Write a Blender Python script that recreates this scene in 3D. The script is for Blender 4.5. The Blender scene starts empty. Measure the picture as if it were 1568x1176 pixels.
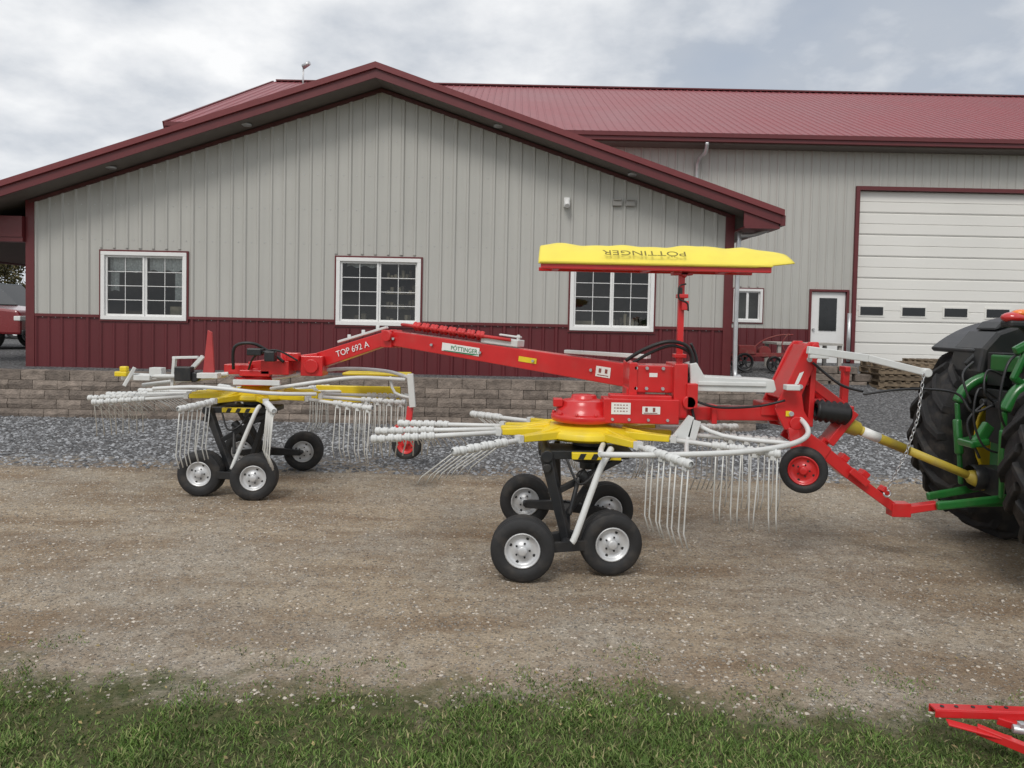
import bpy, math, random
import numpy as np
from mathutils import Vector, Matrix
random.seed(7); rng=np.random.default_rng(7)
S=bpy.context.scene
COL=S.collection
def V(*a): return Vector(a)

# ------------------------------------------------------------ materials
def newmat(name):
    m=bpy.data.materials.new(name); m.use_nodes=True
    return m,m.node_tree.nodes,m.node_tree.links,m.node_tree.nodes['Principled BSDF']
def mat(name,col,rough=.5,metal=0,var=.12,scale=6,bump=0,bscale=60,island=0,coat=0,dirt=0,streak=0):
    m,N,L,B=newmat(name)
    B.inputs['Roughness'].default_value=rough; B.inputs['Metallic'].default_value=metal
    if coat: B.inputs['Coat Weight'].default_value=coat; B.inputs['Coat Roughness'].default_value=.15
    tc=N.new('ShaderNodeTexCoord'); no=N.new('ShaderNodeTexNoise'); no.inputs['Scale'].default_value=scale; no.inputs['Detail'].default_value=4
    L.new(tc.outputs['Object'],no.inputs['Vector'])
    mr=N.new('ShaderNodeMapRange'); mr.inputs[1].default_value=.3; mr.inputs[2].default_value=.7
    mr.inputs[3].default_value=1-var; mr.inputs[4].default_value=1+var
    L.new(no.outputs['Fac'],mr.inputs[0])
    val=mr.outputs[0]
    if island:
        g=N.new('ShaderNodeNewGeometry'); m2=N.new('ShaderNodeMapRange'); m2.inputs[3].default_value=1-island; m2.inputs[4].default_value=1+island
        L.new(g.outputs['Random Per Island'],m2.inputs[0])
        mm=N.new('ShaderNodeMath'); mm.operation='MULTIPLY'; L.new(val,mm.inputs[0]); L.new(m2.outputs[0],mm.inputs[1]); val=mm.outputs[0]
    if streak:
        mp=N.new('ShaderNodeMapping'); mp.inputs['Scale'].default_value=(6,6,.25); L.new(tc.outputs['Object'],mp.inputs[0])
        n3=N.new('ShaderNodeTexNoise'); n3.inputs['Scale'].default_value=1.5; n3.inputs['Detail'].default_value=4; L.new(mp.outputs[0],n3.inputs['Vector'])
        m3=N.new('ShaderNodeMapRange'); m3.inputs[1].default_value=.35; m3.inputs[2].default_value=.65; m3.inputs[3].default_value=1-streak; m3.inputs[4].default_value=1+streak
        L.new(n3.outputs['Fac'],m3.inputs[0]); mm=N.new('ShaderNodeMath'); mm.operation='MULTIPLY'; L.new(val,mm.inputs[0]); L.new(m3.outputs[0],mm.inputs[1]); val=mm.outputs[0]
    vm=N.new('ShaderNodeVectorMath'); vm.operation='SCALE'; vm.inputs[0].default_value=col[:3]
    L.new(val,vm.inputs['Scale']); out=vm.outputs[0]
    if dirt:
        n2=N.new('ShaderNodeTexNoise'); n2.inputs['Scale'].default_value=9; n2.inputs['Detail'].default_value=6; L.new(tc.outputs['Object'],n2.inputs['Vector'])
        r2=N.new('ShaderNodeMapRange'); r2.inputs[1].default_value=.5; r2.inputs[2].default_value=.75; r2.inputs[4].default_value=dirt
        L.new(n2.outputs['Fac'],r2.inputs[0])
        mx=N.new('ShaderNodeMix'); mx.data_type='RGBA'; L.new(r2.outputs[0],mx.inputs[0]); L.new(out,mx.inputs[6]); mx.inputs[7].default_value=(.22,.18,.14,1); out=mx.outputs[2]
    L.new(out,B.inputs['Base Color'])
    rr=N.new('ShaderNodeMapRange'); rr.inputs[3].default_value=max(.03,rough-.08); rr.inputs[4].default_value=min(1,rough+.12)
    L.new(no.outputs['Fac'],rr.inputs[0]); L.new(rr.outputs[0],B.inputs['Roughness'])
    if bump:
        nb=N.new('ShaderNodeTexNoise'); nb.inputs['Scale'].default_value=bscale; nb.inputs['Detail'].default_value=6; L.new(tc.outputs['Object'],nb.inputs['Vector'])
        b=N.new('ShaderNodeBump'); b.inputs['Strength'].default_value=bump; b.inputs['Distance'].default_value=.02
        L.new(nb.outputs['Fac'],b.inputs['Height']); L.new(b.outputs[0],B.inputs['Normal'])
    return m
RED=mat('red_paint',(.60,.018,.020),.33,coat=.4,var=.08,dirt=.10)
YEL=mat('yellow_paint',(.80,.60,.02),.4,coat=.2,var=.08,dirt=.15)
TARP=mat('yellow_tarp',(.84,.70,.09),.6,var=.05,bump=.1,bscale=12)
WHT=mat('light_grey_paint',(.66,.67,.66),.4,var=.06,dirt=.12)
PLAST=mat('grey_plastic',(.64,.65,.64),.5,var=.05)
TINE=mat('tine_steel',(.66,.66,.63),.4,metal=.1,var=.06)
BLK=mat('black_steel',(.018,.019,.021),.4,dirt=.12)
RUB=mat('tyre_rubber',(.020,.020,.021),.7,var=.2,dirt=.16,bump=.1)
RUBL=mat('farm_tyre_rubber',(.018,.018,.019),.75,var=.25,dirt=.22,bump=.15)
RIM=mat('rim_steel',(.62,.63,.64),.38,metal=.35,dirt=.15)
HOSE=mat('hose_rubber',(.012,.012,.013),.45)
STK=mat('sticker_white',(.8,.8,.78),.4,var=.02)
TXTO=mat('text_olive',(.20,.16,.03),.6); TXTW=mat('text_white',(.8,.8,.8),.5); TXG=mat('text_green',(.02,.2,.08),.5)
GRN=mat('green_paint',(.018,.15,.03),.3,coat=.5,var=.08,dirt=.1)
FEND=mat('black_fender',(.02,.021,.022),.3,var=.1,dirt=.08)
RYEL=mat('rim_yellow',(.75,.55,.02),.4,dirt=.2)
LAMPR=mat('lamp_red',(.6,.02,.02),.15,coat=1); LAMPO=mat('lamp_orange',(.85,.22,.02),.15,coat=1)
SID=mat('steel_siding',(.46,.455,.425),.42,var=.03,scale=.7,streak=.035)
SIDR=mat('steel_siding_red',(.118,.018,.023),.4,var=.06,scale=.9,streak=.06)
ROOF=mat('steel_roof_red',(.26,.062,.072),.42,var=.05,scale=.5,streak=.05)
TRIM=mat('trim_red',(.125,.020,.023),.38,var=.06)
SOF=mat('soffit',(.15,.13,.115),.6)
WF=mat('vinyl_white',(.8,.8,.79),.4,var=.02)
OHD=mat('door_white',(.78,.77,.73),.5,var=.03,scale=.6)
INT=mat('interior_wall',(.30,.27,.22),.8); CURT=mat('curtain',(.75,.74,.72),.9,var=.2,scale=30)
PROD=mat('shelf_goods',(.5,.40,.28),.6,var=.3,island=.7)
BLOCK=mat('retaining_block',(.225,.185,.155),.92,var=.28,scale=9,bump=1,bscale=35,island=.25)
CONC=mat('concrete',(.42,.4,.37),.9,var=.15,bump=.3)
WOOD=mat('pallet_wood',(.20,.15,.10),.85,var=.3,scale=12,island=.3)
GAL=mat('galvanised',(.55,.56,.57),.35,metal=.6)
def glassmat(name,tr=.75,tint=(.8,.85,.85)):
    m,N,L,B=newmat(name); N.remove(B)
    o=N['Material Output']; t=N.new('ShaderNodeBsdfTransparent'); t.inputs[0].default_value=(*tint,1)
    g=N.new('ShaderNodeBsdfGlossy'); g.inputs['Roughness'].default_value=.02
    no=N.new('ShaderNodeTexNoise'); no.inputs['Scale'].default_value=2.5
    b=N.new('ShaderNodeBump'); b.inputs['Strength'].default_value=.05; L.new(no.outputs['Fac'],b.inputs['Height']); L.new(b.outputs[0],g.inputs['Normal'])
    fr=N.new('ShaderNodeFresnel'); fr.inputs[0].default_value=1.5
    mm=N.new('ShaderNodeMath'); mm.operation='ADD'; mm.inputs[1].default_value=.02; L.new(fr.outputs[0],mm.inputs[0])
    mx=N.new('ShaderNodeMixShader'); L.new(mm.outputs[0],mx.inputs[0]); L.new(t.outputs[0],mx.inputs[1]); L.new(g.outputs[0],mx.inputs[2]); L.new(mx.outputs[0],o.inputs[0])
    return m
GLASS=glassmat('window_glass')
DGL=mat('dark_glass',(.012,.014,.016),.06,var=.02)

# ------------------------------------------------------------ mesh builder
class MB:
    def __init__(s): s.v=[]; s.f=[]; s.sm=[]
    def add(s,vs,fs,sm=False):
        o=len(s.v); s.v+= [tuple(a) for a in vs]
        for i,f in enumerate(fs):
            s.f.append(tuple(o+k for k in f)); s.sm.append(sm[i] if isinstance(sm,list) else sm)
        return s
    def box(s,c,size,R=None):
        c=Vector(c); h=Vector(size)/2; vs=[]
        for x in(-1,1):
            for y in(-1,1):
                for z in(-1,1):
                    p=Vector((x*h.x,y*h.y,z*h.z)); 
                    if R is not None: p=R@p
                    vs.append(c+p)
        return s.add(vs,[(0,1,3,2),(4,6,7,5),(0,4,5,1),(2,3,7,6),(0,2,6,4),(1,5,7,3)])
    def bx(s,x0,x1,y0,y1,z0,z1): return s.box(((x0+x1)/2,(y0+y1)/2,(z0+z1)/2),(abs(x1-x0),abs(y1-y0),abs(z1-z0)))
    def beam(s,p0,p1,w,h,w1=None,h1=None,up=(0,0,1)):
        p0=Vector(p0);p1=Vector(p1); w1=w if w1 is None else w1; h1=h if h1 is None else h1
        d=(p1-p0).normalized(); u=Vector(up)
        if abs(d.dot(u))>.97: u=Vector((1,0,0))
        a=d.cross(u).normalized(); b=a.cross(d).normalized()
        vs=[]
        for p,ww,hh in((p0,w,h),(p1,w1,h1)):
            for i,j in((-1,-1),(1,-1),(1,1),(-1,1)): vs.append(p+a*(i*ww/2)+b*(j*hh/2))
        return s.add(vs,[(3,2,1,0),(4,5,6,7),(0,1,5,4),(1,2,6,5),(2,3,7,6),(3,0,4,7)])
    def lathe(s,c,axis,prof,n=24,sm=True):
        c=Vector(c); ax=Vector(axis).normalized(); u=Vector((0,0,1)) if abs(ax.z)<.9 else Vector((1,0,0))
        a=ax.cross(u).normalized(); b=ax.cross(a)
        vs=[];fs=[]
        for r,h in prof:
            for k in range(n):
                t=2*math.pi*k/n; vs.append(c+ax*h+(a*math.cos(t)+b*math.sin(t))*max(r,1e-4))
        for i in range(len(prof)-1):
            for k in range(n):
                k2=(k+1)%n; fs.append((i*n+k,(i)*n+k2,(i+1)*n+k2,(i+1)*n+k))
        return s.add(vs,fs,sm)
    def cyl(s,p0,p1,r0,r1=None,n=16):
        p0=Vector(p0);p1=Vector(p1); r1=r0 if r1 is None else r1; L=(p1-p0).length; ax=(p1-p0)
        s.lathe(p0,ax,[(r0,0),(r1,L)],n,True)
        o=len(s.v)-2*n
        s.f.append(tuple(o+k for k in range(n))); s.sm.append(False)
        s.f.append(tuple(o+n+k for k in reversed(range(n)))); s.sm.append(False)
        return s
    def tube(s,pts,r,n=8,smooth=0):
        pts=[Vector(p) for p in pts]
        if smooth:
            q=[]; P=[pts[0]]+pts+[pts[-1]]
            for i in range(1,len(P)-2):
                for k in range(smooth):
                    t=k/smooth; a,b,c,d=P[i-1],P[i],P[i+1],P[i+2]
                    q.append(.5*((2*b)+(c-a)*t+(2*a-5*b+4*c-d)*t*t+(3*b-a-3*c+d)*t**3))
            q.append(pts[-1]); pts=q
        vs=[];fs=[];prev=None; m=len(pts)
        for i,p in enumerate(pts):
            d=(pts[min(i+1,m-1)]-pts[max(i-1,0)]).normalized()
            if prev is None:
                u=Vector((0,0,1)) if abs(d.z)<.9 else Vector((1,0,0)); a=d.cross(u).normalized()
            else: a=(prev-d*prev.dot(d)).normalized()
            prev=a; b=d.cross(a)
            rr=r[i] if isinstance(r,list) else r
            for k in range(n):
                t=2*math.pi*k/n; vs.append(p+(a*math.cos(t)+b*math.sin(t))*rr)
        for i in range(m-1):
            for k in range(n):
                k2=(k+1)%n; fs.append((i*n+k,i*n+k2,(i+1)*n+k2,(i+1)*n+k))
        fs.append(tuple(range(n))[::-1]); fs.append(tuple((m-1)*n+k for k in range(n)))
        return s.add(vs,fs,[True]*(len(fs)-2)+[False]*2)
    def prism(s,poly,y0,y1):   # polygon in XZ extruded along Y
        n=len(poly); vs=[(x,y0,z) for x,z in poly]+[(x,y1,z) for x,z in poly]
        fs=[tuple(range(n)),tuple(range(2*n-1,n-1,-1))]+[(i,i+n,(i+1)%n+n,(i+1)%n) for i in range(n)]
        return s.add(vs,fs)
    def sph(s,c,r,n=12,sc=(1,1,1)):
        c=Vector(c); m=n//2; prof=[(r*math.sin(math.pi*i/m),-r*math.cos(math.pi*i/m)) for i in range(m+1)]
        o=len(s.v); s.lathe(c,(0,0,1),prof,n)
        for k in range(o,len(s.v)):
            p=Vector(s.v[k])-c; s.v[k]=tuple(c+Vector((p.x*sc[0],p.y*sc[1],p.z*sc[2])))
        return s
    def obj(s,name,m,parent=None,bevel=0,fix=True):
        me=bpy.data.meshes.new(name); me.from_pydata(s.v,[],s.f); me.update()
        me.polygons.foreach_set('use_smooth',s.sm)
        if fix:
            import bmesh
            b=bmesh.new(); b.from_mesh(me); bmesh.ops.recalc_face_normals(b,faces=b.faces); b.to_mesh(me); b.free()
        me.materials.append(m); o=bpy.data.objects.new(name,me); COL.objects.link(o)
        if parent: o.parent=parent
        if bevel:
            bm=o.modifiers.new('bevel','BEVEL'); bm.width=bevel; bm.segments=2; bm.limit_method='ANGLE'; bm.angle_limit=math.radians(50)
        return o
def empty(name,loc=(0,0,0)):
    e=bpy.data.objects.new(name,None); COL.objects.link(e); return e
def text(name,body,loc,size,m,parent,R=None,ext=.001,sy=1):
    c=bpy.data.curves.new(name,'FONT'); c.body=body; c.size=size; c.extrude=ext; c.align_x='CENTER'; c.align_y='CENTER'
    o=bpy.data.objects.new(name,c); COL.objects.link(o); o.data.materials.append(m)
    M=Matrix.Translation(loc)@(R if R is not None else Matrix.Rotation(math.pi/2,4,'X'))
    dg=bpy.context.evaluated_depsgraph_get(); me=bpy.data.meshes.new_from_object(o.evaluated_get(dg)); 
    me.transform(Matrix.Diagonal((1,sy,1,1)))
    o2=bpy.data.objects.new(name,me); COL.objects.link(o2); o2.matrix_world=M; o2.parent=parent
    bpy.data.objects.remove(o); return o2

# ------------------------------------------------------------ ground
def sst(a,b,t):
    t=np.clip((t-a)/(b-a),0,1); return t*t*(3-2*t)
def gz(x,y):
    x=np.asarray(x,float); y=np.asarray(y,float)
    up_l=sst(12.08,12.2,y)*.745
    up_r=sst(11.0,19.8,y)*.75
    w=sst(3.84,4.0,x)
    z=up_l*(1-w)+up_r*w
    z=z+ (1-sst(11.0,12.0,y))*(.010*np.sin(x*1.9+y*.6)*np.sin(y*2.7)+.006*np.sin(x*5.1-y*3.3))
    return z
xs=np.concatenate([np.linspace(-900,-60,12),np.linspace(-55,-14,12),np.arange(-13,3.8,.25),[3.84,3.92,4.0],np.arange(4.25,16,.25),np.linspace(17,60,12),np.linspace(70,900,12)])
ys=np.concatenate([np.linspace(-300,-10,8),np.arange(-8,12,.2),[12.0,12.08,12.14,12.2],np.arange(12.5,20.5,.5),np.linspace(22,70,10),np.linspace(90,1500,14)])
X,Y=np.meshgrid(xs,ys); Z=gz(X,Y)
nx,ny=len(xs),len(ys)
me=bpy.data.meshes.new('ground'); vv=np.stack([X.ravel(),Y.ravel(),Z.ravel()],1)
ff=[(j*nx+i,j*nx+i+1,(j+1)*nx+i+1,(j+1)*nx+i) for j in range(ny-1) for i in range(nx-1)]
me.from_pydata(vv.tolist(),[],ff); me.polygons.foreach_set('use_smooth',[True]*len(ff))
ground=bpy.data.objects.new('ground',me); COL.objects.link(ground)
m,N,L,B=newmat('ground_material'); me.materials.append(m)
tc=N.new('ShaderNodeTexCoord'); sep=N.new('ShaderNodeSeparateXYZ'); L.new(tc.outputs['Object'],sep.inputs[0])
def noise(scale,detail=5,vec=None,rough=.6):
    n=N.new('ShaderNodeTexNoise'); n.inputs['Scale'].default_value=scale; n.inputs['Detail'].default_value=detail; n.inputs['Roughness'].default_value=rough
    L.new(vec or tc.outputs['Object'],n.inputs['Vector']); return n.outputs['Fac']
def mrange(v,a,b,c=0,d=1,clamp=True):
    r=N.new('ShaderNodeMapRange'); r.clamp=clamp
    for i,q in enumerate((a,b,c,d)): r.inputs[i+1].default_value=q
    L.new(v,r.inputs[0]); return r.outputs[0]
def mth(op,a,b):
    q=N.new('ShaderNodeMath'); q.operation=op
    for i,z in enumerate((a,b)):
        if isinstance(z,(int,float)): q.inputs[i].default_value=z
        else: L.new(z,q.inputs[i])
    return q.outputs[0]
def mix(f,a,b,mode='MIX'):
    q=N.new('ShaderNodeMix'); q.data_type='RGBA'; q.blend_type=mode
    if isinstance(f,(int,float)): q.inputs[0].default_value=f
    else: L.new(f,q.inputs[0])
    for i,z in ((6,a),(7,b)):
        if isinstance(z,tuple): q.inputs[i].default_value=(*z,1)
        else: L.new(z,q.inputs[i])
    return q.outputs[2]
mp=N.new('ShaderNodeMapping'); mp.inputs['Scale'].default_value=(.35,1.6,1); mp.inputs['Rotation'].default_value=(0,0,-.07); L.new(tc.outputs['Object'],mp.inputs[0])
streak=noise(1.3,6,mp.outputs[0]); patch=noise(.7,5); fine=noise(60,6,None,.8); mid=noise(9,7,None,.7)
dirt=mix(mrange(streak,.38,.58),(.285,.205,.135),(.47,.385,.285))
dirt=mix(mrange(patch,.45,.60,0,.75),dirt,(.46,.41,.34))
dirt=mix(mrange(mid,.45,.66,0,.6),dirt,(.235,.170,.115))
vo=N.new('ShaderNodeTexVoronoi'); vo.inputs['Scale'].default_value=55; L.new(tc.outputs['Object'],vo.inputs['Vector'])
vs_=N.new('ShaderNodeSeparateColor'); L.new(vo.outputs['Color'],vs_.inputs[0])
peb=mth('MULTIPLY',mrange(vs_.outputs[0],.55,.65),mrange(vo.outputs['Distance'],.45,.3))
pebcol=mix(vs_.outputs[1],(.15,.135,.12),(.64,.60,.54))
dirt=mix(mth('MULTIPLY',peb,.85),dirt,pebcol)
dirt=mix(1.0,dirt,mix(mrange(fine,.36,.64),(.58,.58,.58),(1.32,1.32,1.32)),'MULTIPLY')
v2=N.new('ShaderNodeTexVoronoi'); v2.inputs['Scale'].default_value=26; L.new(tc.outputs['Object'],v2.inputs['Vector'])
s2=N.new('ShaderNodeSeparateColor'); L.new(v2.outputs['Color'],s2.inputs[0])
rock=mix(s2.outputs[0],(.10,.105,.115),(.38,.38,.39))
rock=mix(mrange(v2.outputs['Distance'],.3,.6,0,.7),rock,(.08,.075,.07))
wob=mth('MULTIPLY',mth('SUBTRACT',noise(.8,5),.5),2.2); wob2=mth('MULTIPLY',mth('SUBTRACT',noise(7,5),.5),1.6)
yy=mth('ADD',mth('ADD',sep.outputs[1],wob),wob2)
col=mix(mrange(yy,8.1,8.9),dirt,rock)
gcol=mix(mrange(mid,.35,.65),(.06,.085,.028),(.16,.145,.075))
w3=mth('MULTIPLY',mth('SUBTRACT',noise(2.2,7,None,.75),.5),1.5)
yg=mth('ADD',sep.outputs[1],w3)
yg=mth('ADD',yg,mth('MULTIPLY',sep.outputs[0],.03))
col=mix(mrange(yg,3.55,3.2),col,gcol)
far=mrange(sep.outputs[1],30,40); col=mix(far,col,(.11,.13,.045))
L.new(col,B.inputs['Base Color']); B.inputs['Roughness'].default_value=.95; B.inputs['Specular IOR Level'].default_value=.2
hb=mth('ADD',mth('MULTIPLY',fine,.6),mth('ADD',mth('MULTIPLY',mid,1.1),mth('MULTIPLY',peb,.5)))
hb=mth('ADD',hb,mth('MULTIPLY',mth('MULTIPLY',mrange(yy,8.1,8.9),mrange(v2.outputs['Distance'],.7,0)),1.2))
bp=N.new('ShaderNodeBump'); bp.inputs['Strength'].default_value=.95; bp.inputs['Distance'].default_value=.025; L.new(hb,bp.inputs['Height']); L.new(bp.outputs[0],B.inputs['Normal'])

def blades(n,x0,x1,y0,y1,edge):
    x=rng.uniform(x0,x1,n); y=rng.uniform(y0,y1,n)
    e=3.50+.14*np.sin(x*1.7+1)+.10*np.sin(x*4.3)+.07*np.sin(x*9.1+2)+.05*np.sin(x*21)-.03*x
    clump=.5+.5*np.sin(x*6.3+np.sin(y*5)*2)*np.sin(y*7.7+np.sin(x*4)*2)
    c2=.5+.5*np.sin(x*17+np.sin(y*13)*2)*np.sin(y*19+np.sin(x*11)*2)
    clump=.5*clump+.5*c2
    dens=np.clip((e-y)/.45,0,1)*(.05+1.1*clump)
    dens=np.where(y<e-.6,np.maximum(dens,.30+.65*clump),dens)
    dens=np.maximum(dens,.12*(y<e+.30)*(clump>.62))
    k=rng.random(n)<dens; x=x[k];y=y[k];e=e[k];cl=clump[k]; n=len(x)
    h=rng.uniform(.014,.040,n)*np.clip(.55+(e-y)*.5,.45,1.0)*(.65+.6*cl); a=rng.uniform(0,6.28,n); w=rng.uniform(.0016,.0036,n)
    lean=rng.uniform(.3,1.5,n)*h; b=rng.uniform(0,6.28,n)
    z=gz(x,y)-.003
    dx=np.cos(a)*w; dy=np.sin(a)*w; lx=np.cos(b)*lean; ly=np.sin(b)*lean
    P=np.empty((n,5,3))
    P[:,0]=np.stack([x-dx,y-dy,z],1);P[:,1]=np.stack([x+dx,y+dy,z],1)
    P[:,2]=np.stack([x+dx*.8+lx*.4,y+dy*.8+ly*.4,z+h*.6],1);P[:,3]=np.stack([x-dx*.8+lx*.4,y-dy*.8+ly*.4,z+h*.6],1)
    P[:,4]=np.stack([x+lx,y+ly,z+h],1)
    return P.reshape(-1,3),n
def fastmesh(name,P,faces_flat,sizes,m):
    me=bpy.data.meshes.new(name); me.vertices.add(len(P)); me.vertices.foreach_set('co',P.ravel())
    me.loops.add(len(faces_flat)); me.loops.foreach_set('vertex_index',faces_flat)
    st=np.concatenate([[0],np.cumsum(sizes)[:-1]]); me.polygons.add(len(sizes)); me.polygons.foreach_set('loop_start',st.astype(np.int32)); me.polygons.foreach_set('loop_total',sizes.astype(np.int32))
    me.update(calc_edges=True); me.validate(); me.materials.append(m); o=bpy.data.objects.new(name,me); COL.objects.link(o); return o
P,n=blades(260000,-3.4,3.4,2.3,4.1,3.5)
base=np.arange(n)[:,None]*5
fl=np.concatenate([base+np.array([[0,1,2,3]]),base+np.array([[3,2,4]])],1).ravel()
sz=np.tile([4,3],n)
gm,N2,L2,B2=newmat('grass_blades'); g=N2.new('ShaderNodeNewGeometry'); cr=N2.new('ShaderNodeValToRGB')
cr.color_ramp.elements[0].color=(.055,.105,.022,1); cr.color_ramp.elements[1].color=(.40,.34,.19,1)
e=cr.color_ramp.elements.new(.7); e.color=(.15,.235,.055,1); e=cr.color_ramp.elements.new(.86); e.color=(.23,.28,.10,1)
tg=N2.new('ShaderNodeTexCoord'); ng=N2.new('ShaderNodeTexNoise'); ng.inputs['Scale'].default_value=3.5; L2.new(tg.outputs['Object'],ng.inputs['Vector'])
mg=N2.new('ShaderNodeMapRange'); mg.inputs[1].default_value=.3; mg.inputs[2].default_value=.7; mg.inputs[3].default_value=.7; mg.inputs[4].default_value=1.25; L2.new(ng.outputs['Fac'],mg.inputs[0])
vg=N2.new('ShaderNodeVectorMath'); vg.operation='SCALE'; L2.new(cr.outputs[0],vg.inputs[0]); L2.new(mg.outputs[0],vg.inputs['Scale'])
L2.new(g.outputs['Random Per Island'],cr.inputs[0]); L2.new(vg.outputs[0],B2.inputs['Base Color']); B2.inputs['Roughness'].default_value=.65; B2.inputs['Specular IOR Level'].default_value=.25
fastmesh('grass',P.astype(np.float32),fl.astype(np.int32),sz,gm)
def pebbles(name,n,x0,x1,y0,y1,smin,smax,m,pw=3):
    x=rng.uniform(x0,x1,n); y=y0+(y1-y0)*rng.random(n); s=smin+(smax-smin)*rng.random(n)**pw
    T=np.array([[1,0,0],[0,1,0],[-1,0,0],[0,-1,0],[.1,.1,.7],[.7,.7,.25],[-.7,.7,.3],[-.7,-.7,.25],[.7,-.7,.3]])
    F=[(0,5,4),(5,1,4),(1,6,4),(6,2,4),(2,7,4),(7,3,4),(3,8,4),(8,0,4)]
    P=T[None]*s[:,None,None]*rng.uniform(.6,1.25,(n,9,3)); a=rng.uniform(0,6.28,n); c,sn=np.cos(a)[:,None],np.sin(a)[:,None]
    Q=np.stack([P[...,0]*c-P[...,1]*sn+x[:,None],P[...,0]*sn+P[...,1]*c+y[:,None],P[...,2]+gz(x,y)[:,None]-.001],2)
    fl=(np.arange(n)[:,None,None]*9+np.array(F)[None]).ravel()
    return fastmesh(name,Q.reshape(-1,3).astype(np.float32),fl.astype(np.int32),np.full(n*8,3),m)
PEB=mat('pebble_stone',(.37,.33,.28),.9,island=.6,var=.1)
ROCK=mat('crushed_rock',(.23,.235,.245),.9,island=.7,var=.1)
pebbles('dirt_pebbles',60000,-6,6,3.25,8.4,.002,.013,PEB,3.5)
pebbles('gravel',30000,-12,9,8.2,12.0,.010,.032,ROCK,1.5)
LEAF=mat('dry_leaf',(.26,.20,.09),.8,island=.4)
n=140; x=rng.uniform(-3,3,n);y=rng.uniform(2.6,4.0,n);a=rng.uniform(0,6.28,n);s=rng.uniform(.006,.014,n)
Q=np.stack([np.stack([x+np.cos(a+k*1.57)*s*(1 if k%2 else .55),y+np.sin(a+k*1.57)*s*(1 if k%2 else .55),gz(x,y)+.018*(y<3.4)+.004+.004*np.sin(a+k)],1) for k in range(4)],1)
fastmesh('fallen_leaves',Q.reshape(-1,3).astype(np.float32),np.arange(4*n).astype(np.int32),np.full(n,4),LEAF)

# ------------------------------------------------------------ buildings
def ribbed(mb,x0,x1,y,zb,zt,ops,sp=.2286,brk=()):
    ops=[(a,b,max(c,zb),d) for a,b,c,d in ops if d>zb]
    xsb=sorted({x0,x1,*[q for o in ops for q in(o[0],o[1])],*brk}); xsb=[q for q in xsb if x0<=q<=x1]
    def spans(xa,xb,mid,pad):
        t=zt(mid); segs=[(zb,t)]
        for a,b,c,d in ops:
            if a-pad<mid<b+pad and c-pad<t:
                c2=max(c-pad,zb); d2=d+pad; new=[]
                for s0,s1 in segs:
                    if c2>s0: new.append((s0,min(c2,s1)))
                    if d2<s1: new.append((max(d2,s0),s1))
                segs=[q for q in new if q[1]-q[0]>1e-3]
        return segs
    for xa,xb in zip(xsb[:-1],xsb[1:]):
        mid=(xa+xb)/2
        for s0,s1 in spans(xa,xb,mid,0):
            top=abs(s1-zt(mid))<1e-6
            za=zt(xa) if top else s1; zb_=zt(xb) if top else s1
            mb.add([(xa,y,s0),(xb,y,s0),(xb,y,zb_),(xa,y,za)],[(0,1,2,3)])
    x=x0+.1; k=0
    while x<x1-.03:
        for s0,s1 in spans(x,x,x,.06):
            w,wt,h=.032,.014,.022
            if k%4==0: w,wt,h=.040,.018,.028
            mb.add([(x-w,y,s0),(x-wt,y-h,s0),(x+wt,y-h,s0),(x+w,y,s0),(x-w,y,s1),(x-wt,y-h,s1),(x+wt,y-h,s1),(x+w,y,s1)],[(0,1,5,4),(1,2,6,5),(2,3,7,6)])
        x+=sp; k+=1
def window(par,x0,x1,z0,z1,y,name,sash=2,cols=2,rows=4):
    f=MB(); t=.065
    f.bx(x0-.0,x1+.0,y-.045,y+.06,z0,z0+t).bx(x0,x1,y-.045,y+.06,z1-t,z1).bx(x0,x0+t,y-.043,y+.06,z0+t,z1-t).bx(x1-t,x1,y-.043,y+.06,z0+t,z1-t)
    w=(x1-x0-2*t)/sash
    for i in range(sash):
        a=x0+t+i*w; b=a+w; yy=y+.0+.02*(i%2); st=.035
        f.bx(a,b,yy,yy+.03,z0+t,z0+t+st).bx(a,b,yy,yy+.03,z1-t-st,z1-t).bx(a,a+st,yy-.002,yy+.028,z0+t,z1-t).bx(b-st,b,yy-.002,yy+.028,z0+t,z1-t)
        for c in range(1,cols): xx=a+st+(w-2*st)*c/cols; f.bx(xx-.006,xx+.006,yy+.012,yy+.02,z0+t+st,z1-t-st)
        for r in range(1,rows): zz=z0+t+st+(z1-z0-2*t-2*st)*r/rows; f.bx(a+st,b-st,yy+.010,yy+.018,zz-.006,zz+.006)
        g=MB(); g.add([(a+.01,yy+.022,z0+t),(b-.01,yy+.022,z0+t),(b-.01,yy+.022,z1-t),(a+.01,yy+.022,z1-t)],[(0,1,2,3)]); g.obj(name+'_glass',GLASS,par,fix=False)
    f.obj(name+'_frame',WF,par,.004)
    j=MB(); j.bx(x0-.03,x1+.03,y-.03,y+.01,z1,z1+.03).bx(x0-.03,x1+.03,y-.03,y+.01,z0-.03,z0).bx(x0-.03,x0,y-.028,y+.01,z0,z1).bx(x1,x1+.03,y-.028,y+.01,z0,z1)
    j.obj(name+'_trim',TRIM,par)

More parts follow.
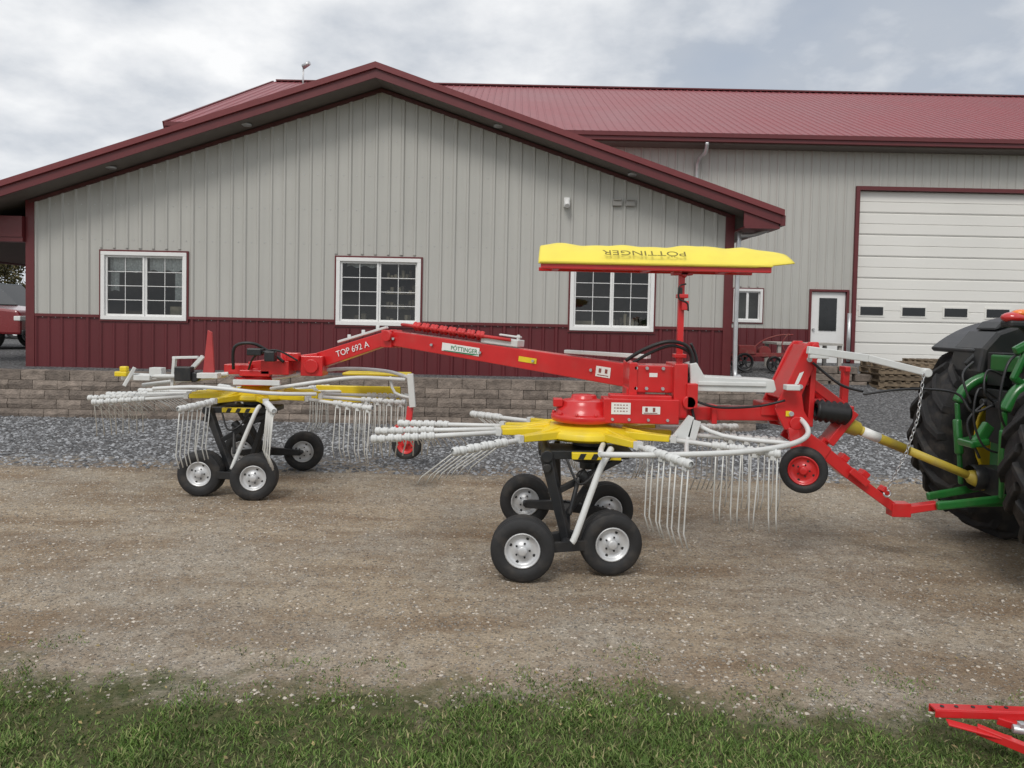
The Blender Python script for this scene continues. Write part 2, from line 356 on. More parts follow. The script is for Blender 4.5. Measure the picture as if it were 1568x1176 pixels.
OB=empty('office_building')
xL,xR,y0,zb,zw=-8.47,3.78,13.0,.70,1.65; px=-2.35
zr=lambda x:5.70-.335*abs(x-px)
wins=[(-7.22,-5.72,1.60,2.79),(-3.10,-1.62,1.59,2.77),(1.0,2.47,1.58,2.76)]
w=MB(); ribbed(w,xL,xR,y0,zw,zr,wins,brk=(px,)); 
w.obj('siding_wall',SID,OB,fix=False)
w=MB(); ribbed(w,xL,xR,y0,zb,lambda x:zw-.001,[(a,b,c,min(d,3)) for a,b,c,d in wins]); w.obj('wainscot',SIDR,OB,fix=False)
for i,(a,b,c,d) in enumerate(wins): window(OB,a,b,c,d,y0,'window_%d'%(i+1))
t=MB(); xa=xL
for (a,b,c,d) in wins+[(xR,xR,0,0)]:
    t.bx(xa,a-.03,y0-.035,y0,zw-.02,zw+.03); xa=b+.03
t.bx(xL-.06,xL+.09,y0-.04,y0+.1,zb,zr(xL)).bx(xR-.09,xR+.06,y0-.04,y0+.1,zb,zr(xR))
t.bx(xL,xR,y0-.03,y0+.02,zb-.02,zb+.04)
t.obj('corner_trim',TRIM,OB)
w=MB(); w.bx(xR-.06,xR,y0+.1,20,zb,zr(xR)).bx(xL,xL+.06,y0+.1,20,zb,zr(xL)); w.obj('side_walls',SID,OB)
sc=MB()
for zz_ in (1.62,3.0,3.6,4.2,4.8):
    x=xL+.1+.114
    while x<xR-.1:
        if zz_<zr(x)-.1 and not any(a-.05<x<b+.05 and c-.05<zz_<d+.05 for a,b,c,d in wins): sc.box((x,y0-.004,zz_),(.012,.01,.012))
        x+=.2286
sc.obj('siding_screws',GAL,OB,fix=False)
r=MB(); r.bx(xL+.1,xR-.1,16,16.1,.7,3.2).bx(xL+.1,xR-.1,y0+.15,16,3.2,3.25).bx(xL+.1,xR-.1,y0+.15,16,.7,.76)
for x in(-4.6,.0): r.bx(x-.05,x+.05,y0+.1,16,.76,3.2)
r.obj('interior',INT,OB)
c=MB()
def drape(x0,x1,ztop,zbot,y=13.13):
    n_=int((x1-x0)/.02); vs=[];fs=[]
    for i in range(n_+1):
        xx=x0+(x1-x0)*i/n_; yy=y+.018*math.sin(i*1.3)+.006*math.sin(i*.4)
        zb_=zbot+.02*math.sin(i*.5); vs+=[(xx,yy,zb_),(xx,yy,ztop)]
    for i in range(n_): fs.append((2*i,2*i+2,2*i+3,2*i+1))
    c.add(vs,fs,True)
drape(-7.14,-6.5,2.74,2.45); drape(-6.44,-5.79,2.74,2.47); drape(-6.0,-5.79,2.44,1.95,13.15); drape(-7.14,-7.0,2.44,2.1,13.15)
drape(-2.95,-2.42,2.72,2.62)
c.obj('curtains',CURT,OB,fix=False)
c=MB()
for sh in range(4):
    z=1.62+.27*sh; c.bx(-2.3,-1.68,13.35,13.6,z,z+.015)
    for i in range(9):
        if random.random()<.85:
            xx=-2.28+i*.066; c.bx(xx,xx+.045+.012*random.random(),13.37,13.45,z+.016,z+.06+.11*random.random())
for i in range(5):
    xx=-3.0+i*.13; c.bx(xx,xx+.08,13.4,13.5,1.5,1.62+.3*random.random())
for i in range(9):
    xx=1.8+i*.07
    c.bx(xx,xx+.05,13.4,13.5,1.5,1.7+.2*random.random())
c.bx(-7.1,-6.7,13.5,13.7,1.3,1.75).bx(-6.2,-5.9,13.4,13.6,1.3,1.85).bx(1.0,1.5,13.5,13.8,1.2,1.75)
c.obj('shelf_goods',PROD,OB)
yf=12.38
def gab(off0,off1,xa,xb): return [(xa,zr(xa)+off0),(px,zr(px)+off0),(xb,zr(xb)+off0),(xb,zr(xb)+off1),(px,zr(px)+off1),(xa,zr(xa)+off1)]
RL,RR=-11.2,4.45
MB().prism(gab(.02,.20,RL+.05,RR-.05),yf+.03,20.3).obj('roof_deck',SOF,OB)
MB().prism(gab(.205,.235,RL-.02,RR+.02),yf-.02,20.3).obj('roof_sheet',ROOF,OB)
MB().prism(gab(.0,.17,RL,RR),yf,yf+.026).obj('rake_fascia',TRIM,OB)
MB().prism(gab(.15,.25,RL-.03,RR+.03),yf-.045,yf-.001).obj('rake_trim',mat('trim_red_light',(.175,.031,.034),.35,var=.05),OB)
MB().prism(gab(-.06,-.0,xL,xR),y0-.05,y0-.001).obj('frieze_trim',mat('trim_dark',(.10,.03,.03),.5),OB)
e=MB(); e.bx(RR-.02,RR+.06,yf,20.2,zr(RR)-.02,zr(RR)+.15); e.bx(xR+.06,RR-.02,yf+.03,y0,zr(RR)-.07,zr(RR)-.04)
e.prism([(xR+.05,zr(RR)-.04),(RR-.03,zr(RR)-.04),(RR-.03,zr(RR)+.06),(xR+.05,zr(xR)+.02)],yf+.04,yf+.06)
e.bx(RL-.06,RL,yf,20.2,zr(RL),zr(RL)+.15); e.obj('eave_gutter',TRIM,OB)
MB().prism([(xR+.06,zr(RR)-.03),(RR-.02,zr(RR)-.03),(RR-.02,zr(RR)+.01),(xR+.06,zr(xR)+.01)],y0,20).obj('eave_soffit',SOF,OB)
p=MB(); p.bx(-11.0,xL-.07,y0-.1,y0+.1,2.92,3.0).bx(-11.0,xL-.07,y0-.12,y0+.08,3.0,3.36); p.bx(-10.9,-10.75,y0-.1,y0+.05,.7,2.92); p.bx(-11,-10.85,y0,20,2.95,3.2)
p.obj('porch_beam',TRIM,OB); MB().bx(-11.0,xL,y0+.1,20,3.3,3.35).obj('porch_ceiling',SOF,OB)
d=MB(); d.tube([(4.42,12.6,3.52),(4.38,12.7,3.40),(4.15,12.85,3.30),(3.95,12.9,3.28),(3.90,12.9,3.15),(3.90,12.9,.95),(3.92,12.7,.85)],.04,10,4)
d.obj('downspout',GAL,OB)
d=MB(); d.bx(.85,.95,12.9,12.99,3.72,3.88).cyl((.9,12.88,3.80),(.9,12.8,3.72),.05)
d.obj('wall_light',WF,OB,.01)
d=MB(); 
for x in(1.70,1.93): d.bx(x,x+.16,12.93,12.972,3.76,3.88).bx(x+.01,x+.15,12.9,12.93,3.85,3.88)
d.obj('wall_vents',mat('vent_grey',(.35,.34,.32),.5),OB,.01)
s=MB()
for x in (-6.9,-4.6,-.3,2.0): s.cyl((x,12.7,zr(x)-.0),(x,12.7,zr(x)+.03),.09)
s.obj('soffit_lights',GAL,OB)

SB=empty('shop_building')
ops=[(9.24,14.2,.6,5.41),(8.04,8.99,.6,2.67),(5.94,6.73,1.80,2.70)]
w=MB(); ribbed(w,-8.6,45,20,zw,lambda x:6.6,ops,.2286); w.obj('siding_wall',SID,SB,fix=False)
w=MB(); ribbed(w,-8.6,45,20,.6,lambda x:zw-.001,ops,.2286); w.obj('wainscot',SIDR,SB,fix=False)
RZ=10.45
w=MB(); pg=[(20,.6),(36,.6),(36,6.6),(28,RZ-.3),(20,6.6)]
w.add([(-8.6,a,b) for a,b in pg],[tuple(range(5))]).add([(45,a,b) for a,b in pg],[tuple(range(5))]); w.add([(-8.6,36,.6),(45,36,.6),(45,36,6.6),(-8.6,36,6.6)],[(0,1,2,3)]); w.obj('end_walls',SID,SB)
def rsheet(x0,x1,off,th):
    b=MB(); A=[(19.4,6.68),(28,RZ),(36.6,6.68)]
    vs=[]; 
    for x in(x0,x1):
        vs+=[(x,a,z+off) for a,z in A]+[(x,a,z+off-th) for a,z in A[::-1]]
    fs=[(0,1,2,3,4,5),(11,10,9,8,7,6)]+[(i,(i+1)%6,(i+1)%6+6,i+6) for i in range(6)]
    return b.add(vs,fs)
rs=rsheet(-9.1,46,0,.15)
x=-9.0
while x<46:
    rs.add([(x-.03,19.4,6.68),(x-.012,19.4,6.705),(x+.012,19.4,6.705),(x+.03,19.4,6.68),(x-.03,28,RZ),(x-.012,28,RZ+.025),(x+.012,28,RZ+.025),(x+.03,28,RZ)],[(0,1,5,4),(1,2,6,5),(2,3,7,6)])
    x+=.2286
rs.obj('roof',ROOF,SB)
t=MB(); t.bx(-9.1,46,19.33,19.45,6.46,6.68).bx(-9.1,46,19.28,19.33,6.56,6.665)
t.beam((-9.14,19.35,6.6),(-9.14,28,RZ-.06),.06,.18).beam((-9,28,RZ+.02),(46,28,RZ+.02),.3,.05)
t.bx(9.14,9.24,19.93,20.05,.7,5.41).bx(9.14,14.3,19.93,20.05,5.41,5.51).bx(14.2,14.3,19.93,20.05,.7,5.41)
t.bx(7.98,8.04,19.94,20.03,.7,2.73).bx(8.99,9.05,19.94,20.03,.7,2.73).bx(8.04,8.99,19.94,20.03,2.67,2.73)
t.obj('fascia_trim',TRIM,SB)
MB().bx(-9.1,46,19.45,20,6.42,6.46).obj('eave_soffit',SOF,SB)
window(SB,5.94,6.73,1.80,2.70,20,'window',2,1,1)
MB().bx(5.8,6.9,20.5,20.6,1.5,3).obj('window_interior',INT,SB)
o=MB(); nsec=8; H=(5.41-.72)/nsec
for i in range(nsec):
    z=.72+i*H; o.bx(9.26,14.18,20.10,20.15,z+.006,z+H-.006)
    o.bx(9.26,14.18,20.085,20.11,z+.03,z+H*.5-.01).bx(9.26,14.18,20.085,20.11,z+H*.5+.01,z+H-.03)
o.obj('overhead_door',OHD,SB,.006)
MB().bx(9.25,14.19,20.16,20.2,.7,5.41).obj('overhead_door_core',OHD,SB)
g=MB(); f=MB()
for i in range(4):
    xx=9.42+i*1.14; f.bx(xx-.05,xx+.66,20.07,20.10,2.02,2.34); g.bx(xx,xx+.61,20.055,20.075,2.07,2.29)
g.obj('overhead_door_glass',DGL,SB); f.obj('overhead_door_window_frames',OHD,SB,.005)
MB().bx(8.05,8.98,20.02,20.07,.72,2.66).obj('entry_door',WF,SB,.005); MB().bx(8.28,8.75,20.0,20.03,1.62,2.5).obj('entry_door_glass',DGL,SB)
MB().cyl((8.13,20.03,1.65),(8.13,19.96,1.65),.03).obj('door_knob',GAL,SB)
d=MB(); d.tube([(4.95,19.36,6.45),(4.95,19.5,6.2),(4.85,19.9,6.0),(4.85,19.9,4.6)],.05,10,3); d.tube([(9.05,19.9,.8),(9.05,19.9,2.1)],.05); d.obj('downspout',GAL,SB)
v=MB(); v.tube([(-7.45,26,9.5),(-7.45,26,10.42)],.03).cyl((-7.45,26,10.36),(-7.2,25.9,10.46),.09,.07); v.obj('roof_vent',GAL,SB)

# retaining wall
RW=MB(); ch=.155
for c_ in range(5):
    x=-30+(.2 if c_%2 else 0)
    while x<3.9:
        l=.4; j=lambda s:random.uniform(-s,s); yy=12.0+c_*.012
        cap=c_==4
        vs=[]; 
        for xx in(x+.004,x+l*.5+j(.06),x+l-.004):
            for zz in (0.003,ch*.5,ch-.003):
                bulge=.0 if cap else .022*(1 if (zz==ch*.5) else .3)
                vs.append((xx,yy-bulge-(.02 if cap else 0)+j(.008),-.02+c_*ch+zz))
        vs+= [(x+.004,12.3,-.02+c_*ch+.003),(x+.004,12.3,-.02+(c_+1)*ch-.003),(x+l-.004,12.3,-.02+c_*ch+.003),(x+l-.004,12.3,-.02+(c_+1)*ch-.003)]
        RW.add(vs,[(0,3,4,1),(1,4,5,2),(3,6,7,4),(4,7,8,5),(2,5,8,12,10),(0,1,2,10,9),(6,11,12,8,7)])
        x+=l
RW.obj('retaining_wall',BLOCK)
rw=MB()
for c_ in range(5):
    for k in range(12):
        a=12.3+k*.4+(.2 if c_%2 else 0); rw.bx(3.62,3.9+random.uniform(-.01,.01),a+.004,a+.396,-.02+c_*ch+.003,-.02+(c_+1)*ch-.003)
rw.obj('retaining_wall_return',BLOCK,bpy.data.objects['retaining_wall'],.012)

def pallet(mb,x,y,z,L=1.15,W=1.0,ang=0):
    R=Matrix.Rotation(ang,3,'Z'); c=Vector((x,y,z))
    for i in range(3): mb.box(c+R@V(0,(i-1)*(W/2-.05),.06),(L,.04,.09),R)
    for i in range(7): mb.box(c+R@V(-L/2+.06+i*(L-.12)/6,0,.116),(.09,W,.018),R)
    for i in range(3): mb.box(c+R@V(-L/2+.06+i*(L-.12)/2,0,.008),(.09,W,.016),R)
pl=MB()
for k in range(5): pallet(pl,8.45+random.uniform(-.04,.04),16.2,.34+k*.132,1.2,1.0,random.uniform(-.04,.04))
pl.obj('pallet_stack',WOOD)
pl=MB()
for k in range(4): pallet(pl,9.95,17.2,.50+k*.132,1.2,1.0,.1)
pl.obj('pallet_stack',WOOD)
bk=MB()
for r_ in range(3):
    for k in range(3-(r_==2)):
        bk.box((6.75+k*.42+random.uniform(-.02,.02)+.1*r_,16.3,.38+r_*.162+.08),(.4,.3,.155),Matrix.Rotation(random.uniform(-.08,.08),3,'Z'))
bk.obj('landscape_block_pile',BLOCK,None,.015)
cv=MB(); cv.bx(6.3,7.9,17.6,18.6,1.28,1.33).bx(6.35,6.43,17.65,17.73,.5,1.28).bx(7.8,7.88,17.65,17.73,.5,1.28).bx(6.35,6.43,18.5,18.58,.55,1.28).bx(7.8,7.88,18.5,18.58,.55,1.28); cv.obj('work_table',CONC)
old=empty('old_farm_implement'); ORED=mat('faded_red',(.22,.03,.03),.7,dirt=.5)
b=MB(); b.beam((5.2,17.5,1.02),(6.6,17.4,1.05),.07,.09).beam((5.3,17.9,1.0),(6.5,17.5,1.02),.06,.06).tube([(5.6,17.5,1.05),(5.9,17.5,1.35),(6.3,17.5,1.5),(6.65,17.5,1.52)],.018,8,4).bx(5.35,5.75,17.4,17.8,1.05,1.25).tube([(6.5,17.4,1.05),(6.35,17.4,1.3),(6.5,17.4,1.55)],.015,6,3).cyl((6.0,17.5,1.1),(6.0,17.7,1.1),.14)
b.obj('frame',ORED,old,.008)
def spoked(par,c,r,nm):
    q=MB(); q.lathe(c,(0,1,0),[(r,-.04),(r+.02,0),(r,.04),(r-.04,.03),(r-.04,-.03),(r,-.04)],28)
    for k in range(6): t_=k*math.pi/3; q.beam(c,Vector(c)+V(math.cos(t_)*(r-.03),0,math.sin(t_)*(r-.03)),.02,.03)
    q.cyl(Vector(c)-V(0,.05,0),Vector(c)+V(0,.05,0),.05); q.obj(nm,BLK,par)
spoked(old,(5.45,17.3,.86),.2,'wheel_1'); spoked(old,(6.15,17.3,.83),.17,'wheel_2'); spoked(old,(5.5,18.0,.90),.2,'wheel_3')

# ------------------------------------------------------------ small wheels
def wheel(par,c,axis,r,w,name,rim=RIM,tyre=RUB,rr=.54):
    ax=Vector(axis).normalized(); t=MB(); h=w/2
    pr=[(r*rr,-h*.72),(r*(rr+.10),-h*.95),(r*.8,-h),(r*.92,-h*.86)]
    for k in range(5):
        a=-h*.78+k*h*.36; pr+= [(r*.985 if k in(0,4) else r,a),(r*.985 if k in (0,4) else r,a+h*.22),(r*.95,a+h*.25),(r*.95,a+h*.33)]
    pr=pr[:-2]+[(r*.92,h*.86),(r*.8,h),(r*(rr+.10),h*.95),(r*rr,h*.72)]
    t.lathe(c,ax,pr,40); t.obj(name+'_tyre',tyre,par)
    q=MB(); R=r*rr
    q.lathe(c,ax,[(R,-h*.75),(R*1.04,-h*.84),(R*.95,-h*.86),(R*.9,-h*.6),(R*.62,-h*.45),(R*.5,-h*.6),(R*.3,-h*.62),(R*.28,-h*.95),(R*.2,-h*1.0),(0,-h*1.0)],32)
    q.lathe(c,ax,[(R,h*.75),(R*1.04,h*.84),(R*.95,h*.86),(R*.9,h*.6),(R*.62,h*.45),(R*.5,h*.6),(R*.3,h*.62),(R*.28,h*.95),(R*.2,h*1.0),(0,h*1.0)],32)
    u=Vector((0,0,1)); a=ax.cross(u).normalized(); b_=ax.cross(a)
    q.obj(name+'_rim',rim,par)
    z=MB()
    for k in range(5):
        t_=k*2*math.pi/5; p=Vector(c)+(a*math.cos(t_)+b_*math.sin(t_))*R*.42
        for sg in(-1,1): z.cyl(p+ax*sg*h*.4,p+ax*sg*h*.70,R*.06,n=6)
    for k in range(4):
        t_=k*2*math.pi/4+.4; p=Vector(c)+(a*math.cos(t_)+b_*math.sin(t_))*R*.74
        for sg in(-1,1): z.cyl(p+ax*sg*h*.46,p+ax*sg*h*.545,R*.09,n=10)
    z.obj(name+'_bolts',BLK,par)

# ------------------------------------------------------------ HAY RAKE
HR=empty('hay_rake')
def rotor(tag,c,arms,zr_=.92):
    cx,cy=c; A=MB();K=MB();T=MB();Yb=MB()
    Yb.lathe((cx,cy,zr_),(0,0,1),[(0,.10),(.14,.10),(.17,.06),(.30,.045),(.36,.02),(.37,-.02),(.33,-.04),(0,-.04)],40)
    for (az,rt,tilt) in arms:
        a=math.radians(az); d=V(math.cos(a),math.sin(a),0); tg=V(math.cos(a-math.pi/2),math.sin(a-math.pi/2),0)
        o=V(cx,cy,zr_)
        Yb.beam(o+d*.22+V(0,0,.005),o+d*.64,.15,.065,.055,.045)
        Yb.beam(o+d*.28+V(0,0,.035),o+d*.52+V(0,0,.02),.018,.05,.018,.01)
        dz=lambda r:-.05*(r-.6)
        A.tube([o+d*.5,o+d*(rt-.02)+V(0,0,dz(rt))],.0175,10)
        A.box(o+d*.67+V(0,0,.0),(.04,.052,.052),Matrix.Rotation(a,3,'Z'))
        if tilt is None: continue
        td=(tg*math.sin(tilt)-V(0,0,1)*math.cos(tilt)).normalized()
        for i in range(4):
            r=rt-.055-.118*i; p=o+d*r+V(0,0,dz(r))
            K.lathe(p-d*.056,d,[(.018,0),(.027,.004),(.030,.014),(.025,.02),(.031,.028),(.031,.036),(.023,.042),(.021,.052),(.023,.06),(.031,.066),(.031,.074),(.025,.08),(.030,.088),(.027,.098),(.018,.104)],10)
            K.box(p+td*.022,(.038,.028,.045),Matrix.Rotation(a,3,'Z'))
            for sg in(-1,1):
                q=p+d*(.026*sg)+td*.02; jt=V(random.uniform(-.014,.014),random.uniform(-.014,.014),0)
                bend=(tg*-.045)
                T.tube([q,q+td*.2+jt*.3,q+td*.41+jt,q+td*.52+bend+jt*1.3],.0052,5)
    Yb.obj(tag+'_rotor_hub',YEL,HR,.006); A.obj(tag+'_rotor_arms',WHT,HR); K.obj(tag+'_tine_holders',PLAST,HR); T.obj(tag+'_tines',TINE,HR)
d2=math.radians
rotor('front',(.57,5.55),[(127,1.55,d2(55)),(160,1.6,d2(62)),(176,1.62,d2(70)),(190,1.6,d2(66)),(221,1.25,d2(58)),(296,1.22,d2(4)),(334,1.40,d2(8)),(0,1.5,d2(2)),(28,1.55,d2(-3)),(60,1.55,d2(0)),(95,1.5,d2(20))])
rotor('rear',(-2.62,7.6),[(125,1.55,d2(50)),(158,1.65,d2(60)),(174,1.66,d2(62)),(186,1.66,d2(58)),(203,1.5,d2(46)),(254,1.15,d2(6)),(296,1.2,d2(4)),(335,1.45,d2(4)),(358,1.55,d2(2)),(22,1.6,d2(0)),(45,1.6,d2(0)),(75,1.5,d2(0))])
def under(tag,cx,cy,nl,nr,fl,fr):
    B_=MB(); zc=.23
    for i,(a,b) in enumerate(((nl,nr),(fl,fr))):
        a3=V(a[0],a[1],.215);b3=V(b[0],b[1],.215); 
        s_=1 if i==0 else -1
        off=V(0,.13*s_,0); m_=(a3+b3)/2
        B_.beam(a3+off,m_+off+V(0,0,.02),.04,.06,.045,.09).beam(m_+off+V(0,0,.02),b3+off,.045,.09,.04,.06)
        for q in(a3,b3): B_.cyl(q+off*1.2,q-off*.3,.022)
        if i==0:
            B_.cyl(m_-V(0,.04,0),m_+off,.035).beam(a3.lerp(m_,.5)-V(0,.03,0),b3.lerp(m_,.5)-V(0,.03,0),.03,.07)
    n=V((nl[0]+nr[0])/2,(nl[1]+nr[1])/2+.1,zc); f=V((fl[0]+fr[0])/2,(fl[1]+fr[1])/2-.15,zc)
    B_.beam(n,f,.06,.07)
    tx=cx-.34
    B_.beam(V(n.x,n.y-.02,zc),V(tx,cy-.38,.80),.045,.055,.05,.09)
    B_.beam(V(f.x-.06,f.y,zc),V(tx+.10,cy+.1,.80),.045,.05,.045,.08)
    B_.beam(V(n.x,(n.y+f.y)/2,zc),V(cx+.12,cy-.05,.72),.045,.05)
    B_.beam(V(n.x-.12,n.y+.05,.52),V(cx+.20,cy-.25,.76),.03,.045)
    B_.cyl((tx,cy-.44,.80),(tx,cy+.2,.80),.042).cyl((tx,cy-.45,.72),(tx,cy-.33,.72),.03)
    B_.beam((tx-.05,cy-.14,.80),(cx+.28,cy-.14,.80),.30,.045).beam((tx,cy-.36,.80),(cx+.25,cy-.30,.80),.04,.06)
    B_.cyl((cx,cy,.70),(cx,cy,.88),.13).cyl((cx,cy,.64),(cx,cy,.70),.07)
    B_.cyl((cx-.10,cy-.36,.68),(cx+.00,cy-.34,.56),.04).cyl((cx-.10,cy-.36,.68),(n.x+.02,n.y-.0,.40),.016)
    B_.tube([(cx-.2,cy-.4,.78),(cx-.12,cy-.45,.62),(cx-.02,cy-.4,.66),(cx+.05,cy-.35,.78)],.01,6,5)
    B_.obj(tag+'_undercarriage',BLK,HR,.006)
    for k,q in enumerate((nl,nr,fl,fr)):
        yw=[.04,-.14,.02,-.10][k]
        wheel(HR,(q[0],q[1],.215),(math.sin(yw),math.cos(yw),0),.215,.165,tag+'_wheel_%d'%(k+1))
under('front',.6,5.55,(.10,4.92),(.71,5.10),(.14,6.25),(.80,6.02))
under('rear',-2.62,7.6,(-2.95,7.05),(-2.40,6.92),(-2.98,8.25),(-2.33,8.32))
W=MB()
W.tube([(.70,5.08,.87),(.66,5.02,.82),(.60,5.0,.70),(.46,4.93,.32),(.43,4.92,.26)],.023,8,3)
W.tube([(-2.40,7.05,.87),(-2.43,7.0,.80),(-2.58,6.95,.40),(-2.62,6.93,.28)],.020,8,3)
W.tube([(.60,4.85,.87),(1.0,4.75,.895),(1.5,4.85,.905),(1.90,5.05,.925),(2.12,5.25,.97),(2.14,5.4,1.05),(2.08,5.6,1.09),(1.95,5.7,1.09)],.019,10,6)
W.tube([(.60,4.85,.87),(.62,5.0,.88),(.66,5.2,.88)],.019,8,3)
W.tube([(1.35,5.5,.98),(1.25,5.2,.9),(1.15,4.78,.88)],.016,8,4)
W.tube([(1.3,5.45,1.05),(1.5,5.2,.96),(1.95,5.1,.93)],.016,8,4)
W.tube([(2.0,5.75,1.0),(1.6,6.3,.95),(1.0,6.7,.92),(.5,6.8,.92)],.016,8,5)
W.beam((1.22,5.3,.90),(1.30,5.3,1.08),.02,.13,.02,.04).beam((1.30,5.3,.90),(1.34,5.3,1.05),.02,.06)
W.obj('front_guard_rails',WHT,HR)
W=MB()
W.tube([(-2.35,7.2,1.02),(-1.9,7.15,1.10),(-1.5,7.2,1.15),(-1.05,7.3,1.13)],.018,8,5)
W.tube([(-2.4,7.4,1.10),(-1.8,7.6,1.2),(-1.3,7.6,1.19),(-1.0,7.35,1.14)],.018,8,5)
W.beam((-1.0,7.3,1.19),(-.97,7.3,.86),.05,.06).tube([(-1.2,7.3,1.16),(-1.15,7.3,1.0),(-.98,7.3,.95)],.014,8,3)
W.tube([(-3.4,7.0,1.02),(-2.9,6.95,1.05),(-2.3,7.0,1.0),(-1.9,7.2,.98)],.018,8,5)
W.tube([(-3.75,7.3,1.12),(-3.3,7.25,1.12),(-2.8,7.3,1.15)],.022,8,3)
W.tube([(-3.75,7.5,1.0),(-3.4,7.5,1.05),(-2.9,7.5,1.12)],.022,8,3)
W.beam((-3.35,7.3,1.02),(-3.33,7.3,1.30),.05,.03).beam((-3.2,7.3,1.15),(-3.05,7.3,1.32),.04,.04).beam((-3.78,7.2,1.02),(-3.70,7.25,1.20),.05,.03)
W.beam((-3.35,7.3,1.30),(-3.1,7.3,1.31),.04,.025).box((-3.5,7.3,1.16),(.12,.1,.08)).box((-3.62,7.25,1.10),(.16,.06,.05))
W.box((-2.95,7.2,1.14),(.2,.1,.05)).box((-2.45,7.1,1.09),(.45,.03,.05))
W.beam((-3.9,7.4,1.08),(-3.2,7.4,1.10),.05,.035)
W.obj('rear_guard_rails',WHT,HR,.004)
MB().box((-3.20,7.22,1.15),(.16,.10,.14)).cyl((-3.1,7.2,1.12),(-3.1,7.28,1.12),.05).box((-2.50,7.2,1.38),(.14,.1,.07)).box((-2.35,7.2,1.34),(.1,.1,.1)).obj('rear_actuator',BLK,HR,.01)
MB().box((-3.85,7.3,1.13),(.12,.08,.05)).box((-3.83,7.3,1.18),(.07,.06,.05)).obj('rear_bracket',YEL,HR,.01)
MB().prism([(-3.05,1.12),(-2.93,1.12),(-2.96,1.56),(-3.0,1.58)],7.28,7.31).obj('warning_fin',mat('fin_red',(.42,.05,.05),.5),HR,.004)
MB().box((-1.72,8.3,.87),(.95,.02,.19)).box((-1.45,8.0,1.13),(.7,.3,.03)).obj('rear_swath_plate',YEL,HR,.01)
F=MB()
A_=V(1.15,5.80,1.30);B_=V(-1.18,7.25,1.545);C_=V(-1.95,7.55,1.29)
F.beam(A_,B_,.13,.19,.12,.14)
F.beam(B_+V(.04,0,.02),C_,.11,.13,.11,.16)
F.box(B_+V(0,0,-.01),(.13,.17,.17),Matrix.Rotation(-.55,3,'Z')); F.cyl(B_+V(-.04,-.13,.02),B_+V(.04,.1,.02),.055)
F.beam(C_,(-2.65,7.6,1.20),.20,.16,.26,.13)
F.box((-2.0,7.5,1.24),(.22,.24,.20)).box((-2.35,7.45,1.22),(.28,.26,.14)).box((-2.75,7.5,1.19),(.26,.22,.10)).box((-2.18,7.38,1.33),(.12,.1,.08)).cyl((-2.28,7.45,1.2),(-2.28,7.45,1.37),.05)
F.box((-2.55,7.35,1.16),(.3,.06,.06)).cyl((-2.0,7.35,1.24),(-2.0,7.6,1.24),.07)
F.cyl((-2.62,7.6,1.03),(-2.62,7.6,1.11),.24,.22,28).cyl((-2.62,7.6,1.11),(-2.62,7.6,1.2),.15)
F.lathe((.55,5.55,0),(0,0,1),[(0,1.0),(.235,1.0),(.245,1.02),(.245,1.05),(.215,1.06),(.205,1.10),(.175,1.12),(.165,1.155),(.10,1.165),(.09,1.195),(0,1.2)],36)
for k in range(10):
    a=k*.628; F.cyl((.55+.225*math.cos(a),5.55+.225*math.sin(a),1.05),(.55+.225*math.cos(a),5.55+.225*math.sin(a),1.075),.014,n=6)
F.box((.35,5.5,1.14),(.07,.09,.06))
F.box((.95,5.45,1.10),(.55,.20,.18)).box((.95,5.45,1.20),(.45,.14,.03))
F.box((1.07,5.6,1.33),(.40,.28,.20)).box((1.24,5.55,1.25),(.10,.32,.40)).box((.93,5.6,1.2),(.14,.22,.12)).box((.90,5.6,1.33),(.06,.32,.24))
F.box((1.32,5.5,1.22),(.08,.28,.18)).cyl((1.30,5.36,1.17),(1.30,5.75,1.17),.05)
F.beam((1.1,5.5,1.08),(2.12,5.6,1.08),.13,.10)
F.beam((1.4,5.75,1.05),(2.1,5.7,1.1),.07,.07)
F.box((2.0,5.6,1.12),(.26,.20,.10)).box((1.50,5.5,1.08),(.04,.17,.14))
F.obj('main_frame',RED,HR,.008)
bl=MB()
for x in(.92,1.00,1.12,1.22):
    for z in(1.26,1.41): bl.cyl((x,5.44,z),(x,5.463,z),.013,n=6)
for x in(.74,.86,1.0,1.14):
    bl.cyl((x,5.335,1.04),(x,5.355,1.04),.011,n=6)
for t_ in(.04,.2,.4,.6,.8,.97):
    p=A_.lerp(B_,t_); bl.cyl(p+V(-.04,-.08,0),p+V(-.035,-.05,0),.013,n=6)
for z in (1.1,1.3,1.5): bl.cyl((2.06+.30*(z-1.1),5.40,z),(2.06+.30*(z-1.1),5.45,z),.018,n=8)
bl.obj('bolts',GAL,HR)
H_=MB()
hp=[(1.94,1.13),(1.97,1.20),(2.14,1.58),(2.18,1.63),(2.25,1.63),(2.26,1.54),(2.14,1.24),(2.16,1.12),(2.22,1.02),(2.16,.96),(2.02,.98)]
H_.prism(hp,5.42,5.445).prism(hp,5.72,5.745)
H_.beam((2.0,5.58,1.2),(2.19,5.58,1.60),.28,.04).beam((2.22,5.58,1.0),(2.235,5.58,1.52),.26,.04)
H_.box((2.34,5.58,1.17),(.26,.18,.06)).box((2.46,5.56,1.10),(.16,.22,.12)).beam((2.20,5.5,1.35),(2.50,5.5,1.13),.04,.07)
H_.beam((2.22,5.65,1.32),(2.52,5.65,1.1),.04,.06)
H_.beam((2.50,5.55,1.08),(2.51,5.55,1.42),.05,.05).box((2.505,5.55,1.43),(.04,.11,.04))
H_.beam((2.54,5.5,1.12),(2.36,5.5,.88),.16,.06).cyl((2.1,5.4,1.03),(2.1,5.76,1.03),.05).cyl((2.22,5.4,1.59),(2.22,5.76,1.59),.03)
